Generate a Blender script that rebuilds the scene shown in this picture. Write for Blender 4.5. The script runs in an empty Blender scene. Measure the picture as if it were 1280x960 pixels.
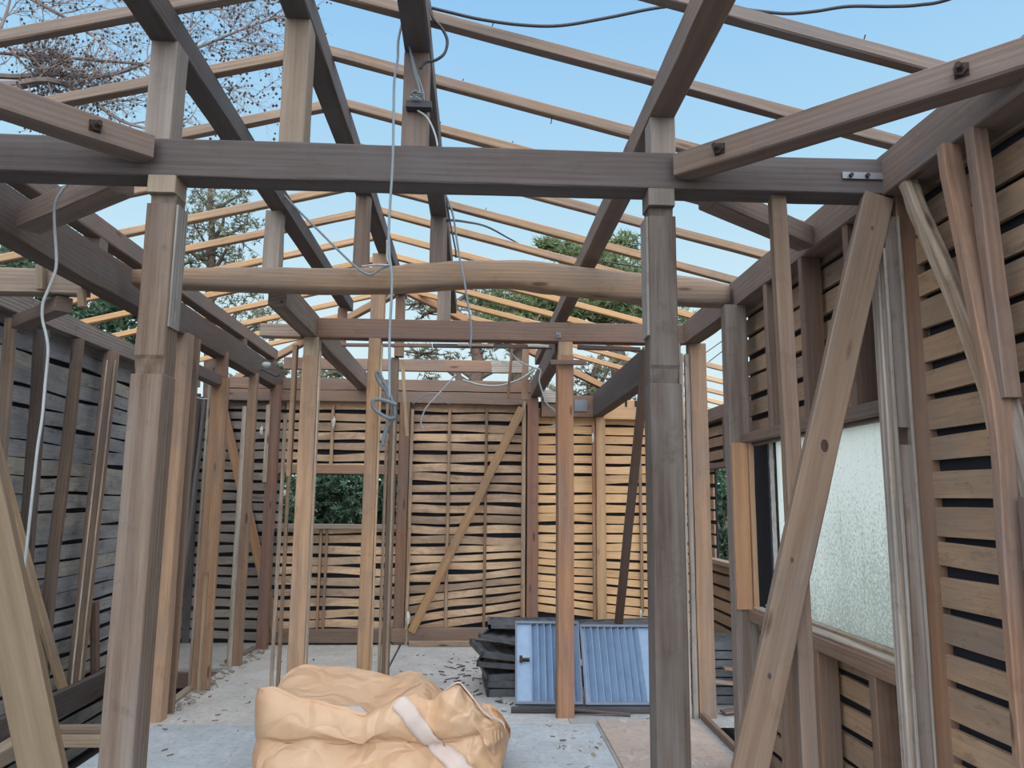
import bpy, math, random
from mathutils import Vector, Matrix, noise
S = bpy.context.scene
COL = S.collection
rnd = random.Random(7)

# ------------------------------------------------------------------ camera
F = 960.; PITCH = math.radians(8.6); YAW = math.radians(2.6); ROLL = math.radians(0.5); H = 1.4
cy, sy = math.cos(YAW), math.sin(YAW); cp, sp = math.cos(PITCH), math.sin(PITCH)
fw = Vector((sy*cp, cy*cp, sp)); rt0 = Vector((cy, -sy, 0)); up0 = Vector((-sy*sp, -cy*sp, cp))
cr, sr = math.cos(ROLL), math.sin(ROLL)
RT = rt0*cr + up0*sr; UP = up0*cr - rt0*sr
cam = bpy.data.cameras.new('camera'); cam.sensor_width = 36; cam.lens = F/1280*36
cam.clip_start = 0.05; cam.clip_end = 300
co = bpy.data.objects.new('camera', cam); COL.objects.link(co)
m = Matrix((RT, UP, -fw)).transposed().to_4x4(); m.translation = (0, 0, H); co.matrix_world = m
S.camera = co

def pt(px, py, X=None, Y=None, Z=None):
    """surveyed image point -> place on a known plane of the building"""
    r = fw + (px-640)/F*RT + (480-py)/F*UP
    t = X/r.x if X is not None else Y/r.y if Y is not None else (Z-H)/r.z
    return Vector((r.x*t, r.y*t, H+r.z*t))

# ------------------------------------------------------------------ materials
def lin(c):
    return tuple(((v/255)/12.92 if v/255 <= .04045 else ((v/255+.055)/1.055)**2.4) for v in c)

class NT:
    def __init__(s, name):
        s.m = bpy.data.materials.new(name); s.m.use_nodes = True
        s.t = s.m.node_tree; s.t.nodes.clear()
        s.out = s.n('ShaderNodeOutputMaterial')
    def n(s, typ, **kw):
        o = s.t.nodes.new(typ)
        for k, v in kw.items(): setattr(o, k, v)
        return o
    def l(s, a, b): s.t.links.new(a, b)
    def val(s, sock, v):
        if hasattr(v, 'links') or isinstance(v, bpy.types.NodeSocket): s.l(v, sock)
        else: sock.default_value = v
    def mapping(s, scale, src=None, out='Object'):
        tc = s.n('ShaderNodeTexCoord'); mp = s.n('ShaderNodeMapping')
        s.l(src or tc.outputs[out], mp.inputs[0]); mp.inputs['Scale'].default_value = scale
        return mp.outputs[0]
    def noise(s, vec, scale, detail=3, rough=.6, dist=0):
        o = s.n('ShaderNodeTexNoise'); s.l(vec, o.inputs['Vector'])
        o.inputs['Scale'].default_value = scale; o.inputs['Detail'].default_value = detail
        o.inputs['Roughness'].default_value = rough; o.inputs['Distortion'].default_value = dist
        return o.outputs[0]
    def ramp(s, fac, stops):
        o = s.n('ShaderNodeValToRGB'); s.l(fac, o.inputs[0]); e = o.color_ramp.elements
        while len(e) < len(stops): e.new(.5)
        for i, (p, c) in enumerate(stops):
            e[i].position = p; e[i].color = tuple(c)+(1,) if len(c) == 3 else c
        return o.outputs[0]
    def mix(s, fac, a, b, mode='MIX'):
        o = s.n('ShaderNodeMix', data_type='RGBA', blend_type=mode)
        s.val(o.inputs[0], fac); s.val(o.inputs[6], a); s.val(o.inputs[7], b)
        return o.outputs[2]
    def math(s, op, a, b=0.):
        o = s.n('ShaderNodeMath', operation=op); s.val(o.inputs[0], a); s.val(o.inputs[1], b); return o.outputs[0]
    def bsdf(s, col, rough=.8, metal=0, bump=None, bs=.3, bd=.01):
        b = s.n('ShaderNodeBsdfPrincipled'); s.val(b.inputs['Base Color'], col); s.val(b.inputs['Roughness'], rough)
        b.inputs['Metallic'].default_value = metal
        if bump is not None:
            k = s.n('ShaderNodeBump'); k.inputs['Strength'].default_value = bs; k.inputs['Distance'].default_value = bd
            s.l(bump, k.inputs['Height']); s.l(k.outputs[0], b.inputs['Normal'])
        s.l(b.outputs[0], s.out.inputs[0]); s.b = b
        return s.m

def g(v): return (v, v, v)

def make_wood(name, grain=.5, stain=.5, stain_col=(96, 96, 100), rough=.8, cathedral=.6, rust=0.25):
    n = NT(name); oi = n.n('ShaderNodeObjectInfo')
    tc = n.n('ShaderNodeTexCoord')
    add = n.n('ShaderNodeVectorMath', operation='ADD')
    cx = n.n('ShaderNodeCombineXYZ')
    r10 = n.math('MULTIPLY', oi.outputs['Random'], 37.); r20 = n.math('MULTIPLY', oi.outputs['Random'], 11.)
    n.l(r10, cx.inputs[0]); n.l(r20, cx.inputs[1]); n.l(r10, cx.inputs[2])
    n.l(tc.outputs['Object'], add.inputs[0]); n.l(cx.outputs[0], add.inputs[1])
    v = add.outputs[0]
    fine = n.noise(n.mapping((3, 110, 110), v), 1., 4, .65)
    vl = n.mapping((.9, 9, 9), v)
    w = n.n('ShaderNodeTexWave', wave_type='RINGS', rings_direction='X'); n.l(vl, w.inputs['Vector'])
    w.inputs['Scale'].default_value = 1.6; w.inputs['Distortion'].default_value = 5.; w.inputs['Detail'].default_value = 3
    w.inputs['Detail Scale'].default_value = .7
    big = n.noise(n.mapping((.7, 3.5, 3.5), v), 1.7, 4, .65)
    blot = n.noise(v, 9., 4, .7)
    kn = n.n('ShaderNodeTexVoronoi'); n.l(n.mapping((1.6, 7, 7), v), kn.inputs['Vector']); kn.inputs['Scale'].default_value = 1.
    base = oi.outputs['Color']
    c = n.mix(n.math('MULTIPLY', n.ramp(fine, [(.35, g(0)), (.7, g(1))]), grain), base, (.5, .45, .42, 1), 'MULTIPLY')
    c = n.mix(n.math('MULTIPLY', w.outputs[0], cathedral*.6), c, (.62, .5, .42, 1), 'MULTIPLY')
    c = n.mix(n.math('MULTIPLY', n.ramp(big, [(.42, g(0)), (.68, g(1))]), stain), c, lin(stain_col)+(1,))
    c = n.mix(n.math('MULTIPLY', n.ramp(blot, [(.56, g(0)), (.72, g(1))]), rust), c, (.4, .3, .24, 1), 'MULTIPLY')
    c = n.mix(n.ramp(kn.outputs[0], [(.05, g(.85)), (.10, g(0))]), c, (.07, .035, .02, 1))
    return n.bsdf(c, rough, 0, fine, .35, .004)

WOOD = make_wood('weathered_timber')
OLD = make_wood('grey_weathered_timber', .8, .55, (116, 111, 108), .85, 1.3, .5)
FRESH = make_wood('clean_timber', .35, .15, (130, 110, 90), .7, .6, .15)
ROUGH = make_wood('stained_lath', .6, .6, (80, 74, 72), .9, .5, .75)

def plain(name, c, rough=.6, metal=0, nz=.25, sc=8):
    n = NT(name); k = n.noise(n.mapping((1, 1, 1)), sc, 5, .7)
    col = n.mix(n.ramp(k, [(.35, g(0)), (.7, g(nz))]), lin(c)+(1,), (.25, .25, .26, 1), 'MULTIPLY')
    return n.bsdf(col, rough, metal, k, .1)
FELT_DARK = plain('black_felt_and_dark_gaps', (30, 33, 44), .85)
RUBBER = plain('black_cable_rubber', (52, 54, 62), .6)
GREYCABLE = plain('grey_cable', (122, 134, 142), .6)
WHITECABLE = plain('white_cable', (168, 174, 176), .6)
STEEL = plain('dull_steel', (130, 135, 142), .5, .7)
RUST = plain('dark_rusty_iron', (62, 50, 46), .8, .3)
DARKM = plain('dark_grey_sheet_metal', (96, 100, 106), .55, .3, .7, 9)
BARK = plain('pine_bark', (104, 88, 78), .95, 0, .7, 14)
PLASTER = plain('crumbled_white_mortar', (214, 214, 206), .95, 0, .5, 22)
SOIL = plain('dark_soil', (58, 52, 46), 1, 0, .6, 3)

n = NT('pale_blue_painted_metal')
k = n.noise(n.mapping((1, 1, 1)), 7, 5, .7)
SHUT = n.bsdf(n.mix(n.ramp(k, [(.4, g(0)), (.75, g(.5))]), lin((140, 165, 194))+(1,), lin((108, 128, 152))+(1,)), .45, .15)

n = NT('dusty_floor_board')
oi = n.n('ShaderNodeObjectInfo')
v = n.mapping((1, 1, 1), None, 'Object')
a = n.noise(v, 2.2, 6, .65); b2 = n.noise(v, 26, 4, .7); c2 = n.noise(n.mapping((2, .6, 1)), 5, 5, .75, .6)
col = n.mix(n.ramp(a, [(.40, g(0)), (.70, g(.5))]), oi.outputs['Color'], lin((140, 136, 132))+(1,))
col = n.mix(n.ramp(b2, [(.5, g(0)), (.72, g(.5))]), col, lin((92, 90, 88))+(1,))
col = n.mix(n.ramp(c2, [(.55, g(0)), (.68, g(.55))]), col, lin((200, 205, 205))+(1,))
FLOOR = n.bsdf(col, n.ramp(a, [(.3, g(.35)), (.7, g(.75))]), 0, b2, .25)

n = NT('speckled_frosted_sheet')
v = n.mapping((1, 1, 1))
sp1 = n.noise(v, 70, 4, .85); dens = n.noise(n.mapping((1, .8, .5)), 1.6, 3, .6); st = n.noise(n.mapping((1, 9, .8)), 3, 4, .6)
sep = n.n('ShaderNodeSeparateXYZ'); n.l(v, sep.inputs[0])
low = n.math('SUBTRACT', n.math('SUBTRACT', 1.05, n.math('MULTIPLY', sep.outputs[2], 1.35)), n.math('MULTIPLY', sep.outputs[1], .35))     # dirt splashed up the lower half
d = n.math('ADD', n.math('MULTIPLY', dens, .5), n.math('MULTIPLY', low, .5))
thr = n.math('SUBTRACT', n.math('ADD', sp1, n.math('MULTIPLY', d, .36)), .13)
spk = n.ramp(thr, [(.50, g(0)), (.62, g(.75))])
col = n.mix(spk, lin((250, 254, 250))+(1,), lin((176, 184, 176))+(1,))
col = n.mix(n.ramp(st, [(.55, g(0)), (.75, g(.3))]), col, lin((176, 176, 160))+(1,))
n.bsdf(col, .5)
tr = n.n('ShaderNodeBsdfTranslucent'); n.l(col, tr.inputs[0])
mx = n.n('ShaderNodeMixShader'); mx.inputs[0].default_value = .68
n.l(n.b.outputs[0], mx.inputs[1]); n.l(tr.outputs[0], mx.inputs[2]); n.l(mx.outputs[0], n.out.inputs[0])
PANE = n.m

n = NT('peach_woven_plastic')
v = n.mapping((1, 1, 1)); k = n.noise(v, 4, 4, .6)
vo = n.n('ShaderNodeTexVoronoi', feature='DISTANCE_TO_EDGE'); wp = n.n('ShaderNodeVectorMath', operation='ADD'); n.l(n.mapping((1.3, 2.2, 1.6)), wp.inputs[0])
wn = n.n('ShaderNodeTexNoise'); n.l(v, wn.inputs['Vector']); wn.inputs['Scale'].default_value = 3.; n.l(wn.outputs[1], wp.inputs[1]); n.l(wp.outputs[0], vo.inputs['Vector']); vo.inputs['Scale'].default_value = 3.2
vo2 = n.n('ShaderNodeTexVoronoi', feature='DISTANCE_TO_EDGE'); n.l(wp.outputs[0], vo2.inputs['Vector']); vo2.inputs['Scale'].default_value = 9.
BK = n.math('ADD', n.math('MULTIPLY', vo.outputs[0], 1.6), n.math('MULTIPLY', vo2.outputs[0], .12))
n.bsdf(n.mix(n.ramp(k, [(.4, g(0)), (.7, g(.5))]), lin((212, 172, 136))+(1,), lin((216, 192, 164))+(1,)), .42, 0, BK, .55, .03)
tr = n.n('ShaderNodeBsdfTranslucent'); tr.inputs[0].default_value = lin((240, 190, 140))+(1,)
mx = n.n('ShaderNodeMixShader'); mx.inputs[0].default_value = .18
n.l(n.b.outputs[0], mx.inputs[1]); n.l(tr.outputs[0], mx.inputs[2]); n.l(mx.outputs[0], n.out.inputs[0])
BAG = n.m
n = NT('white_webbing'); v = n.mapping((140, 140, 140)); wv = n.noise(v, 1, 2)
STRAP = n.bsdf(lin((200, 184, 176))+(1,), .7, 0, wv, .3)

def leafmat(name, c1, c2):
    n = NT(name); gm = n.n('ShaderNodeNewGeometry'); v = n.mapping((1, 1, 1)); k = n.noise(v, 1.3, 3)
    c = n.mix(gm.outputs['Random Per Island'], lin(c1)+(1,), lin(c2)+(1,))
    c = n.mix(n.ramp(k, [(.4, g(0)), (.65, g(.5))]), c, lin((c1[0]*.6, c1[1]*.6, c1[2]*.6))+(1,))
    n.bsdf(c, .7)
    tr = n.n('ShaderNodeBsdfTranslucent'); n.l(c, tr.inputs[0])
    mx = n.n('ShaderNodeMixShader'); mx.inputs[0].default_value = .3
    n.l(n.b.outputs[0], mx.inputs[1]); n.l(tr.outputs[0], mx.inputs[2]); n.l(mx.outputs[0], n.out.inputs[0])
    return n.m
PINE = leafmat('pine_needles', (96, 124, 88), (150, 158, 112))
PINE2 = leafmat('dull_needles', (104, 112, 96), (150, 150, 120))
BUSH = leafmat('dark_shrub_leaves', (62, 92, 72), (112, 140, 112))
CONE = plain('dry_cones', (78, 66, 66), .95)
TWIG = plain('bare_grey_twigs', (140, 128, 124), .95, 0, .4, 6)

# ------------------------------------------------------------------ object helpers
def mesh_obj(name, verts, faces, mat, parent=None, loc=None, color=None, smooth=False):
    me = bpy.data.meshes.new(name); me.from_pydata([tuple(v) for v in verts], [], faces)
    if mat: me.materials.append(mat)
    if smooth: me.polygons.foreach_set('use_smooth', [True]*len(me.polygons))
    me.update()
    o = bpy.data.objects.new(name, me); COL.objects.link(o)
    if parent: o.parent = parent
    if loc is not None: o.location = loc
    if color: o.color = lin(color)+(1,)
    return o

def tag(o, label, cat, group=None, kind=None):
    if label: o['label'] = label
    if cat: o['category'] = cat
    if group: o['group'] = group
    if kind: o['kind'] = kind
    return o

def empty(name, label, cat, loc=(0, 0, 0), group=None):
    o = bpy.data.objects.new(name, None); COL.objects.link(o); o.location = loc; o.empty_display_size = .1
    return tag(o, label, cat, group)

def frame(A, B, up):
    A = Vector(A); B = Vector(B); x = (B-A).normalized(); up = Vector(up)
    y = up.cross(x).normalized(); z = x.cross(y)
    M = Matrix((x, y, z)).transposed().to_4x4(); M.translation = A
    return M, (B-A).length

def section(w, h, b):
    w /= 2; h /= 2; b = min(b, w*.5, h*.5)
    return [(-w+b, -h), (w-b, -h), (w, -h+b), (w, h-b), (w-b, h), (-w+b, h), (-w, h-b), (-w, -h+b)]

def rings_mesh(rings, bev, wear, seed):
    """rings: (s, w, h, oy, oz)"""
    V = []; Fc = []
    for (s, w, h, oy, oz) in rings:
        for k, (a, b) in enumerate(section(w, h, bev)):
            nv = noise.noise_vector(Vector((s*2.3+seed, k*.9+seed*.37, seed)))
            nf = noise.noise(Vector((s*11+seed, k*3.1, seed*1.7)))
            V.append((s, a+oy+nv.x*wear+nf*wear*.5, b+oz+nv.y*wear+nf*wear*.4))
    for i in range(len(rings)-1):
        for k in range(8):
            k2 = (k+1) % 8
            Fc.append((i*8+k, i*8+k2, (i+1)*8+k2, (i+1)*8+k))
    Fc.append(tuple(range(7, -1, -1))); e = (len(rings)-1)*8; Fc.append(tuple(e+k for k in range(8)))
    return V, Fc
SEED = [0]
def tone(color):
    L = (color[0]*.35+color[1]*.45+color[2]*.2); jit = rnd.uniform(-6, 6)
    return tuple(max(5, min(250, (c*.76+L*k*.24)*.97+jit)) for c, k in zip(color, (1.04, .99, .95)))
def lumber(name, label, cat, A, B, w, h, color, up=(0, 0, 1), group=None, wear=.003, parent=None, mat=None, rings=None, bev=.004, bow=(0, 0)):
    M, L = frame(A, B, up); SEED[0] += 1.618
    if rings is None:
        ns = max(2, min(40, int(L/.14)+1))
        rings = []
        for i in range(ns+1):
            t = i/ns; q = 4*t*(1-t)
            rings.append((t*L, w, h, bow[0]*q, bow[1]*q))
    V, Fc = rings_mesh(rings, bev, wear, SEED[0])
    color = tone(color)
    o = mesh_obj(name, V, Fc, mat or WOOD, parent, None, color)
    o.matrix_basis = M if not parent else parent.matrix_basis.inverted() @ M
    if label: tag(o, label, cat, group)
    return o

ZA = (0, 0, 1); YU = (0, 1, 0); XU = (1, 0, 0)

def post(label, xl, xr, yref, Y, z0, z1, d, color, name='post', cat='post', mat=None, group=None, parent=None, wear=.003):
    """vertical timber; xl/xr = edges of its near face seen on image row yref, near face at depth Y"""
    a = pt(xl, yref, Y=Y).x; b = pt(xr, yref, Y=Y).x; c = (a+b)/2
    return lumber(name, label, cat, (c, Y+d/2, z0), (c, Y+d/2, z1), abs(b-a), d, color, YU, group, wear, parent, mat)

def slope_y(label, pa, pb, Y, w, t, color, name='brace', cat='brace', mat=None, group=None, za=None, zb=None, bow=(0, 0), parent=None, wear=.003):
    """timber lying in the vertical plane at depth Y, between two surveyed centre points"""
    A = pt(*pa, Y=Y); B = pt(*pb, Y=Y)
    return lumber(name, label, cat, A, B, w, t, color, YU, group, wear, parent, mat, bow=bow)

def slope_x(label, pa, pb, X, w, t, color, name='brace', cat='brace', mat=None, group=None, bow=(0, 0), parent=None, wear=.003):
    A = pt(*pa, X=X); B = pt(*pb, X=X)
    return lumber(name, label, cat, A, B, w, t, color, XU, group, wear, parent, mat, bow=bow)

def tube_mesh(P, r, sides=6):
    V = []; Fc = []; P = [Vector(p) for p in P]; N = len(P); pu = None
    rr = r if isinstance(r, (list, tuple)) else [r]*N
    for i, p in enumerate(P):
        d = (P[min(i+1, N-1)]-P[max(i-1, 0)]).normalized()
        if pu is None: pu = d.orthogonal().normalized()
        u = (pu-d*pu.dot(d))
        u = u.normalized() if u.length > 1e-5 else d.orthogonal().normalized()
        pu = u; v = d.cross(u)
        for k in range(sides):
            a = 2*math.pi*k/sides; V.append(p+(u*math.cos(a)+v*math.sin(a))*rr[i])
    for i in range(N-1):
        for k in range(sides):
            k2 = (k+1) % sides; Fc.append((i*sides+k, i*sides+k2, (i+1)*sides+k2, (i+1)*sides+k))
    Fc.append(tuple(range(sides-1, -1, -1))); Fc.append(tuple((N-1)*sides+k for k in range(sides)))
    return V, Fc
def smooth_path(P, n=6):
    P = [Vector(p) for p in P]; out = []
    Q = [P[0]*2-P[1]]+P+[P[-1]*2-P[-2]]
    for i in range(1, len(Q)-2):
        for k in range(n):
            t = k/n; a, b, c, d = Q[i-1:i+3]
            out.append(.5*((2*b)+(c-a)*t+(2*a-5*b+4*c-d)*t*t+(3*b-a-3*c+d)*t**3))
    out.append(P[-1]); return out
def cable(label, P, r, mat, name='cable', cat='cable', parent=None, group=None):
    V, Fc = tube_mesh(smooth_path(P), r)
    o0 = V[0].copy()
    o = mesh_obj(name, [v-o0 for v in V], Fc, mat, parent, o0 if not parent else o0-parent.location, None, True)
    if label: tag(o, label, cat, group)
    return o
class MB:
    def __init__(s): s.V = []; s.F = []
    def add(s, V, Fc):
        b = len(s.V); s.V += [Vector(v) for v in V]; s.F += [tuple(i+b for i in f) for f in Fc]
    def box(s, a, b):
        x0, y0, z0 = a; x1, y1, z1 = b
        s.add([(x0, y0, z0), (x1, y0, z0), (x1, y1, z0), (x0, y1, z0), (x0, y0, z1), (x1, y0, z1), (x1, y1, z1), (x0, y1, z1)],
              [(3, 2, 1, 0), (4, 5, 6, 7), (0, 1, 5, 4), (1, 2, 6, 5), (2, 3, 7, 6), (3, 0, 4, 7)])
    def obox(s, M, a, b):
        k = len(s.V); s.box(a, b)
        for i in range(k, len(s.V)): s.V[i] = M @ s.V[i]
    def bev(s, M, L, w, h, wear=.002, b=.003):
        SEED[0] += 1.3
        V, Fc = rings_mesh([(L*i/3, w, h, 0, 0) for i in range(4)], b, wear, SEED[0])
        s.add([M @ Vector(v) for v in V], Fc)
    def build(s, name, mat, parent=None, color=None, smooth=False):
        return mesh_obj(name, s.V, s.F, mat, parent, None, color, smooth)

# ------------------------------------------------------------------ colours of the timbers
C_BEAM = (132, 110, 97); C_DARK = (90, 80, 80); C_GREY = (144, 134, 128); C_TAN = (186, 150, 116)
C_OR = (206, 150, 96); C_RED = (158, 98, 68); C_LATH = (178, 138, 98); C_GLATH = (138, 132, 128); C_PALE = (184, 164, 138)

YA, YB, YC, YR = 2.57, 4.18, 5.24, 7.80
XR, XL, XM = 1.45, -2.80, -2.0
ZP = 2.50

# ================================================================== SETTING
gnd = MB(); gnd.box((-40, -20, -.95), (40, 60, -.55)); tag(gnd.build('ground', SOIL), None, None, None, 'structure')

fl = empty('floor', None, None); fl['kind'] = 'structure'
def slab(x0, y0, x1, y1, col, nm='floor_panel', z=0.):
    b = MB(); b.box((x0, y0, -.03), (x1, y1, z)); o = b.build(nm, FLOOR, fl, col); return o
g_ = .004
for (x0, y0, x1, y1, c) in [(-2.06, .3, -1.10, 5.12, (172, 180, 186)), (-1.10+g_, .3, .78, 5.12, (174, 181, 186)), (.78+g_, .3, 1.52, 5.12, (160, 158, 155)),
                            (-2.06, 5.12+g_, -.72, YR+.1, (192, 188, 182)), (-.72+.02, 5.12+g_, .62, YR+.1, (188, 188, 186)), (.62+g_, 5.12+g_, 2.3, YR+.1, (160, 160, 158)),
                            (-2.90, 6.75, -2.06-g_, YR+.1, (172, 172, 164))]:
    slab(x0, y0, x1, y1, c)

def boards_x(X, y0, y1, zs, hts, holes, thick, wav, warp=None, out=1):
    """rows of boards on a wall running in depth"""
    b = MB()
    for i, (z, hgt) in enumerate(zip(zs, hts)):
        segs = [(y0, y1)]
        for (ha, hb, za, zb) in holes:
            if z+hgt/2 > za and z-hgt/2 < zb:
                ns = []
                for (a, c) in segs:
                    if a < ha: ns.append((a, min(c, ha)))
                    if c > hb: ns.append((max(a, hb), c))
                segs = [q for q in ns if q[1]-q[0] > .02]
        for (a, c) in segs:
            nn = max(2, int((c-a)/.12)); R = []
            SEED[0] += 1.1; sd = SEED[0]
            tilt = rnd.uniform(-.004, .004)
            for k in range(nn+1):
                s = a+(c-a)*k/nn
                zz = z+wav*noise.noise(Vector((s*1.3, i*5.1, sd*0)))+tilt
                hh = hgt*(1+.10*noise.noise(Vector((s*2.1, i*3.3, 4)))*(wav*60))
                R.append((s, zz, hh))
            V = []; Fc = []
            for (s, zz, hh) in R:
                for (dx, dz) in ((0, -.5), (thick, -.5), (thick, .5), (0, .5)):
                    V.append((X+out*dx+.003*noise.noise(Vector((s*3, i, dx*50))), s, zz+dz*hh))
            for k in range(len(R)-1):
                for q in range(4):
                    q2 = (q+1) % 4; f = (k*4+q, k*4+q2, (k+1)*4+q2, (k+1)*4+q)
                    Fc.append(f if out < 0 else f[::-1])
            Fc.append((0, 1, 2, 3)); e = (len(R)-1)*4; Fc.append((e+3, e+2, e+1, e))
            b.add(V, Fc)
    return b

def lathmat(name, axis, c1, c2, c3, pitch, z0, seed=0, dirt=.5):
    n = NT(name); tc = n.n('ShaderNodeTexCoord'); sep = n.n('ShaderNodeSeparateXYZ'); n.l(tc.outputs['Object'], sep.inputs[0])
    gm = n.n('ShaderNodeNewGeometry')
    sc = (90, 3, 110) if axis == 'y' else (3, 90, 110)
    fine = n.noise(n.mapping(sc), 1, 4, .7); big = n.noise(n.mapping((1.2, 1.2, 4)), 1.4, 5, .7); bl = n.noise(n.mapping((1, 1, 2.5)), 7, 5, .75)
    c = n.mix(gm.outputs['Random Per Island'], lin(c1)+(1,), lin(c2)+(1,))
    c = n.mix(n.ramp(fine, [(.35, g(0)), (.7, g(.6))]), c, (.5, .45, .42, 1), 'MULTIPLY')
    c = n.mix(n.ramp(big, [(.42, g(0)), (.62, g(dirt))]), c, lin(c3)+(1,))
    c = n.mix(n.ramp(bl, [(.56, g(0)), (.68, g(.8*dirt))]), c, (.2, .17, .15, 1), 'MULTIPLY')
    return n.bsdf(c, .85, 0, fine, .4, .004)
LATH_R = lathmat('right_wall_lath', 'y', (176, 146, 116), (146, 122, 102), (116, 106, 98), .1, 0, 0, .55)
LATH_L = lathmat('left_wall_board', 'y', (152, 156, 162), (182, 178, 166), (108, 112, 120), .1, 0, 0, .7)
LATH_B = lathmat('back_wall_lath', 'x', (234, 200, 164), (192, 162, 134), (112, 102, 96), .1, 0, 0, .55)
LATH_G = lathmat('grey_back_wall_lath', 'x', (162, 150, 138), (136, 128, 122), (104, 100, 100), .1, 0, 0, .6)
LATH_SUN = lathmat('sun_painted_back_wall_lath', 'x', (250, 208, 158), (224, 182, 136), (170, 146, 118), .1, 0, 0, .25)  # same lath, local sun patch painted in as a brighter, warmer colour

def struct(o): o['kind'] = 'structure'; return o
# right wall
zs = [-.30+.1175*i for i in range(25)]; zs = [z for z in zs if z < 2.56]
hts = [.088+.012*math.sin(i*2.3) for i in range(len(zs))]
WZ0, WZ1 = .84, 1.72
WY0, WY1 = 2.69, 4.14
w = boards_x(XR+.11, .2, 4.36, zs, hts, [(WY0, 4.37, WZ0-.02, WZ1+.02)], .018, .010)
wr = struct(w.build('wall_right', LATH_R))
b = MB()
for (y0, y1, z0, z1) in [(.2, WY0-.0, -.5, 2.64), (WY1, 4.36, -.5, 2.64), (WY0, WY1, -.5, WZ0), (WY0, WY1, WZ1, 2.64)]:
    b.box((XR+.14, y0, z0), (XR+.155, y1, z1))
b.build('black_backing', FELT_DARK, wr)
# left wall
zs = [-.45+.113*i for i in range(27)]; zs = [z for z in zs if z < 2.55]
w = boards_x(XL-.11, .6, YR+.1, zs, [.100 if z > .65 else .084 for z in zs], [], .02, .030, out=-1)
wl = struct(w.build('wall_left', LATH_L))
b = MB(); b.box((XL-.16, .6, -.6), (XL-.145, YR+.1, 2.62)); b.build('black_backing', FELT_DARK, wl)  # black sheet puts dark into the board gaps; this wall has no felt

# back wall: rows running across
def back_rows(x0, x1, zs, hgt, holes, wav, name, mat, parent, liftf):
    b = MB()
    for i, z in enumerate(zs):
        segs = [(x0, x1)]
        for (ha, hb, za, zb) in holes:
            if z > za-.03 and z < zb+.03:
                ns = []
                for (a, c) in segs:
                    if a < ha: ns.append((a, min(c, ha)))
                    if c > hb: ns.append((max(a, hb), c))
                segs = ns
        for (a, c) in segs:
            nn = max(2, int((c-a)/.1)); V = []; Fc = []
            for k in range(nn+1):
                s = a+(c-a)*k/nn
                zz = z+wav*noise.noise(Vector((s*1.7, i*4.7, 2)))+liftf(s, z)
                hh = (hgt-.006)*(1+.22*noise.noise(Vector((s*2.3, i*3.9, 9))))*(1-(liftf(s, z)-liftf(s, z+.1))/.1)
                yo = .004*noise.noise(Vector((s*3, i*2, 0)))
                for (dy, dz) in ((0, -.5), (.018, -.5), (.018, .5), (0, .5)):
                    V.append((s, YR+.10+yo+dy, zz+dz*hh))
            for k in range(nn):
                for q in range(4):
                    q2 = (q+1) % 4; Fc.append((k*4+q, k*4+q2, (k+1)*4+q2, (k+1)*4+q))
            Fc.append((3, 2, 1, 0)); e = nn*4; Fc.append((e, e+1, e+2, e+3)); b.add(V, Fc)
    return b.build(name, mat, parent)
def lift(x, z):
    k = max(0, 1-z/1.0); 
    if x < .57: t = max(0, 1-(.57-x)/1.5)
    else: t = max(0, 1-(x-.57)/2.0)
    return .26*k*t
wb = empty('wall_back', None, None); wb['kind'] = 'structure'
zs = [.07+.103*i for i in range(24)]; zs = [z for z in zs if z < 2.40]
RW = (-1.95, -.80, 1.14, 1.64)
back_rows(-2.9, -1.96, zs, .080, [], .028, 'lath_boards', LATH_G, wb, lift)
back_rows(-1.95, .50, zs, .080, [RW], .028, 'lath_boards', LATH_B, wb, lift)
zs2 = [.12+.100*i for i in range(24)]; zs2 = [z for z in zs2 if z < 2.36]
o = back_rows(.52, 2.3, zs2, .084, [], .022, 'lath_boards', LATH_SUN, wb, lift)
b = MB()
for (x0, x1, z0, z1) in [(-2.95, RW[0], -.5, 2.42), (RW[1], 2.35, -.5, 2.42), (RW[0], RW[1], -.5, RW[2]), (RW[0], RW[1], RW[3], 2.42)]:
    b.box((x0, YR+.135, z0), (x1, YR+.15, z1))
b.build('black_backing', FELT_DARK, wb)  # black sheet also paints the dark below the lowest boards, where felt is absent

# side wall of the lean-to beyond the right wall
XW = 2.2
zs = [.0+.115*i for i in range(20)]; zs = [z for z in zs if z < 2.14]
w = boards_x(XW+.06, 5.2, YR+.05, zs, [.085]*len(zs), [(5.9, 7.3, .87, 1.70)], .018, .012)
wg = struct(w.build('wall_far_right', LATH_R))
b = MB()
for (y0, y1, z0, z1) in [(5.2, 5.9, -.5, 2.2), (7.3, YR+.1, -.5, 2.2), (5.9, 7.3, -.5, .86), (5.9, 7.3, 1.71, 2.2)]:
    b.box((XW+.085, y0, z0), (XW+.1, y1, z1))
b.build('black_backing', FELT_DARK, wg)


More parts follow.
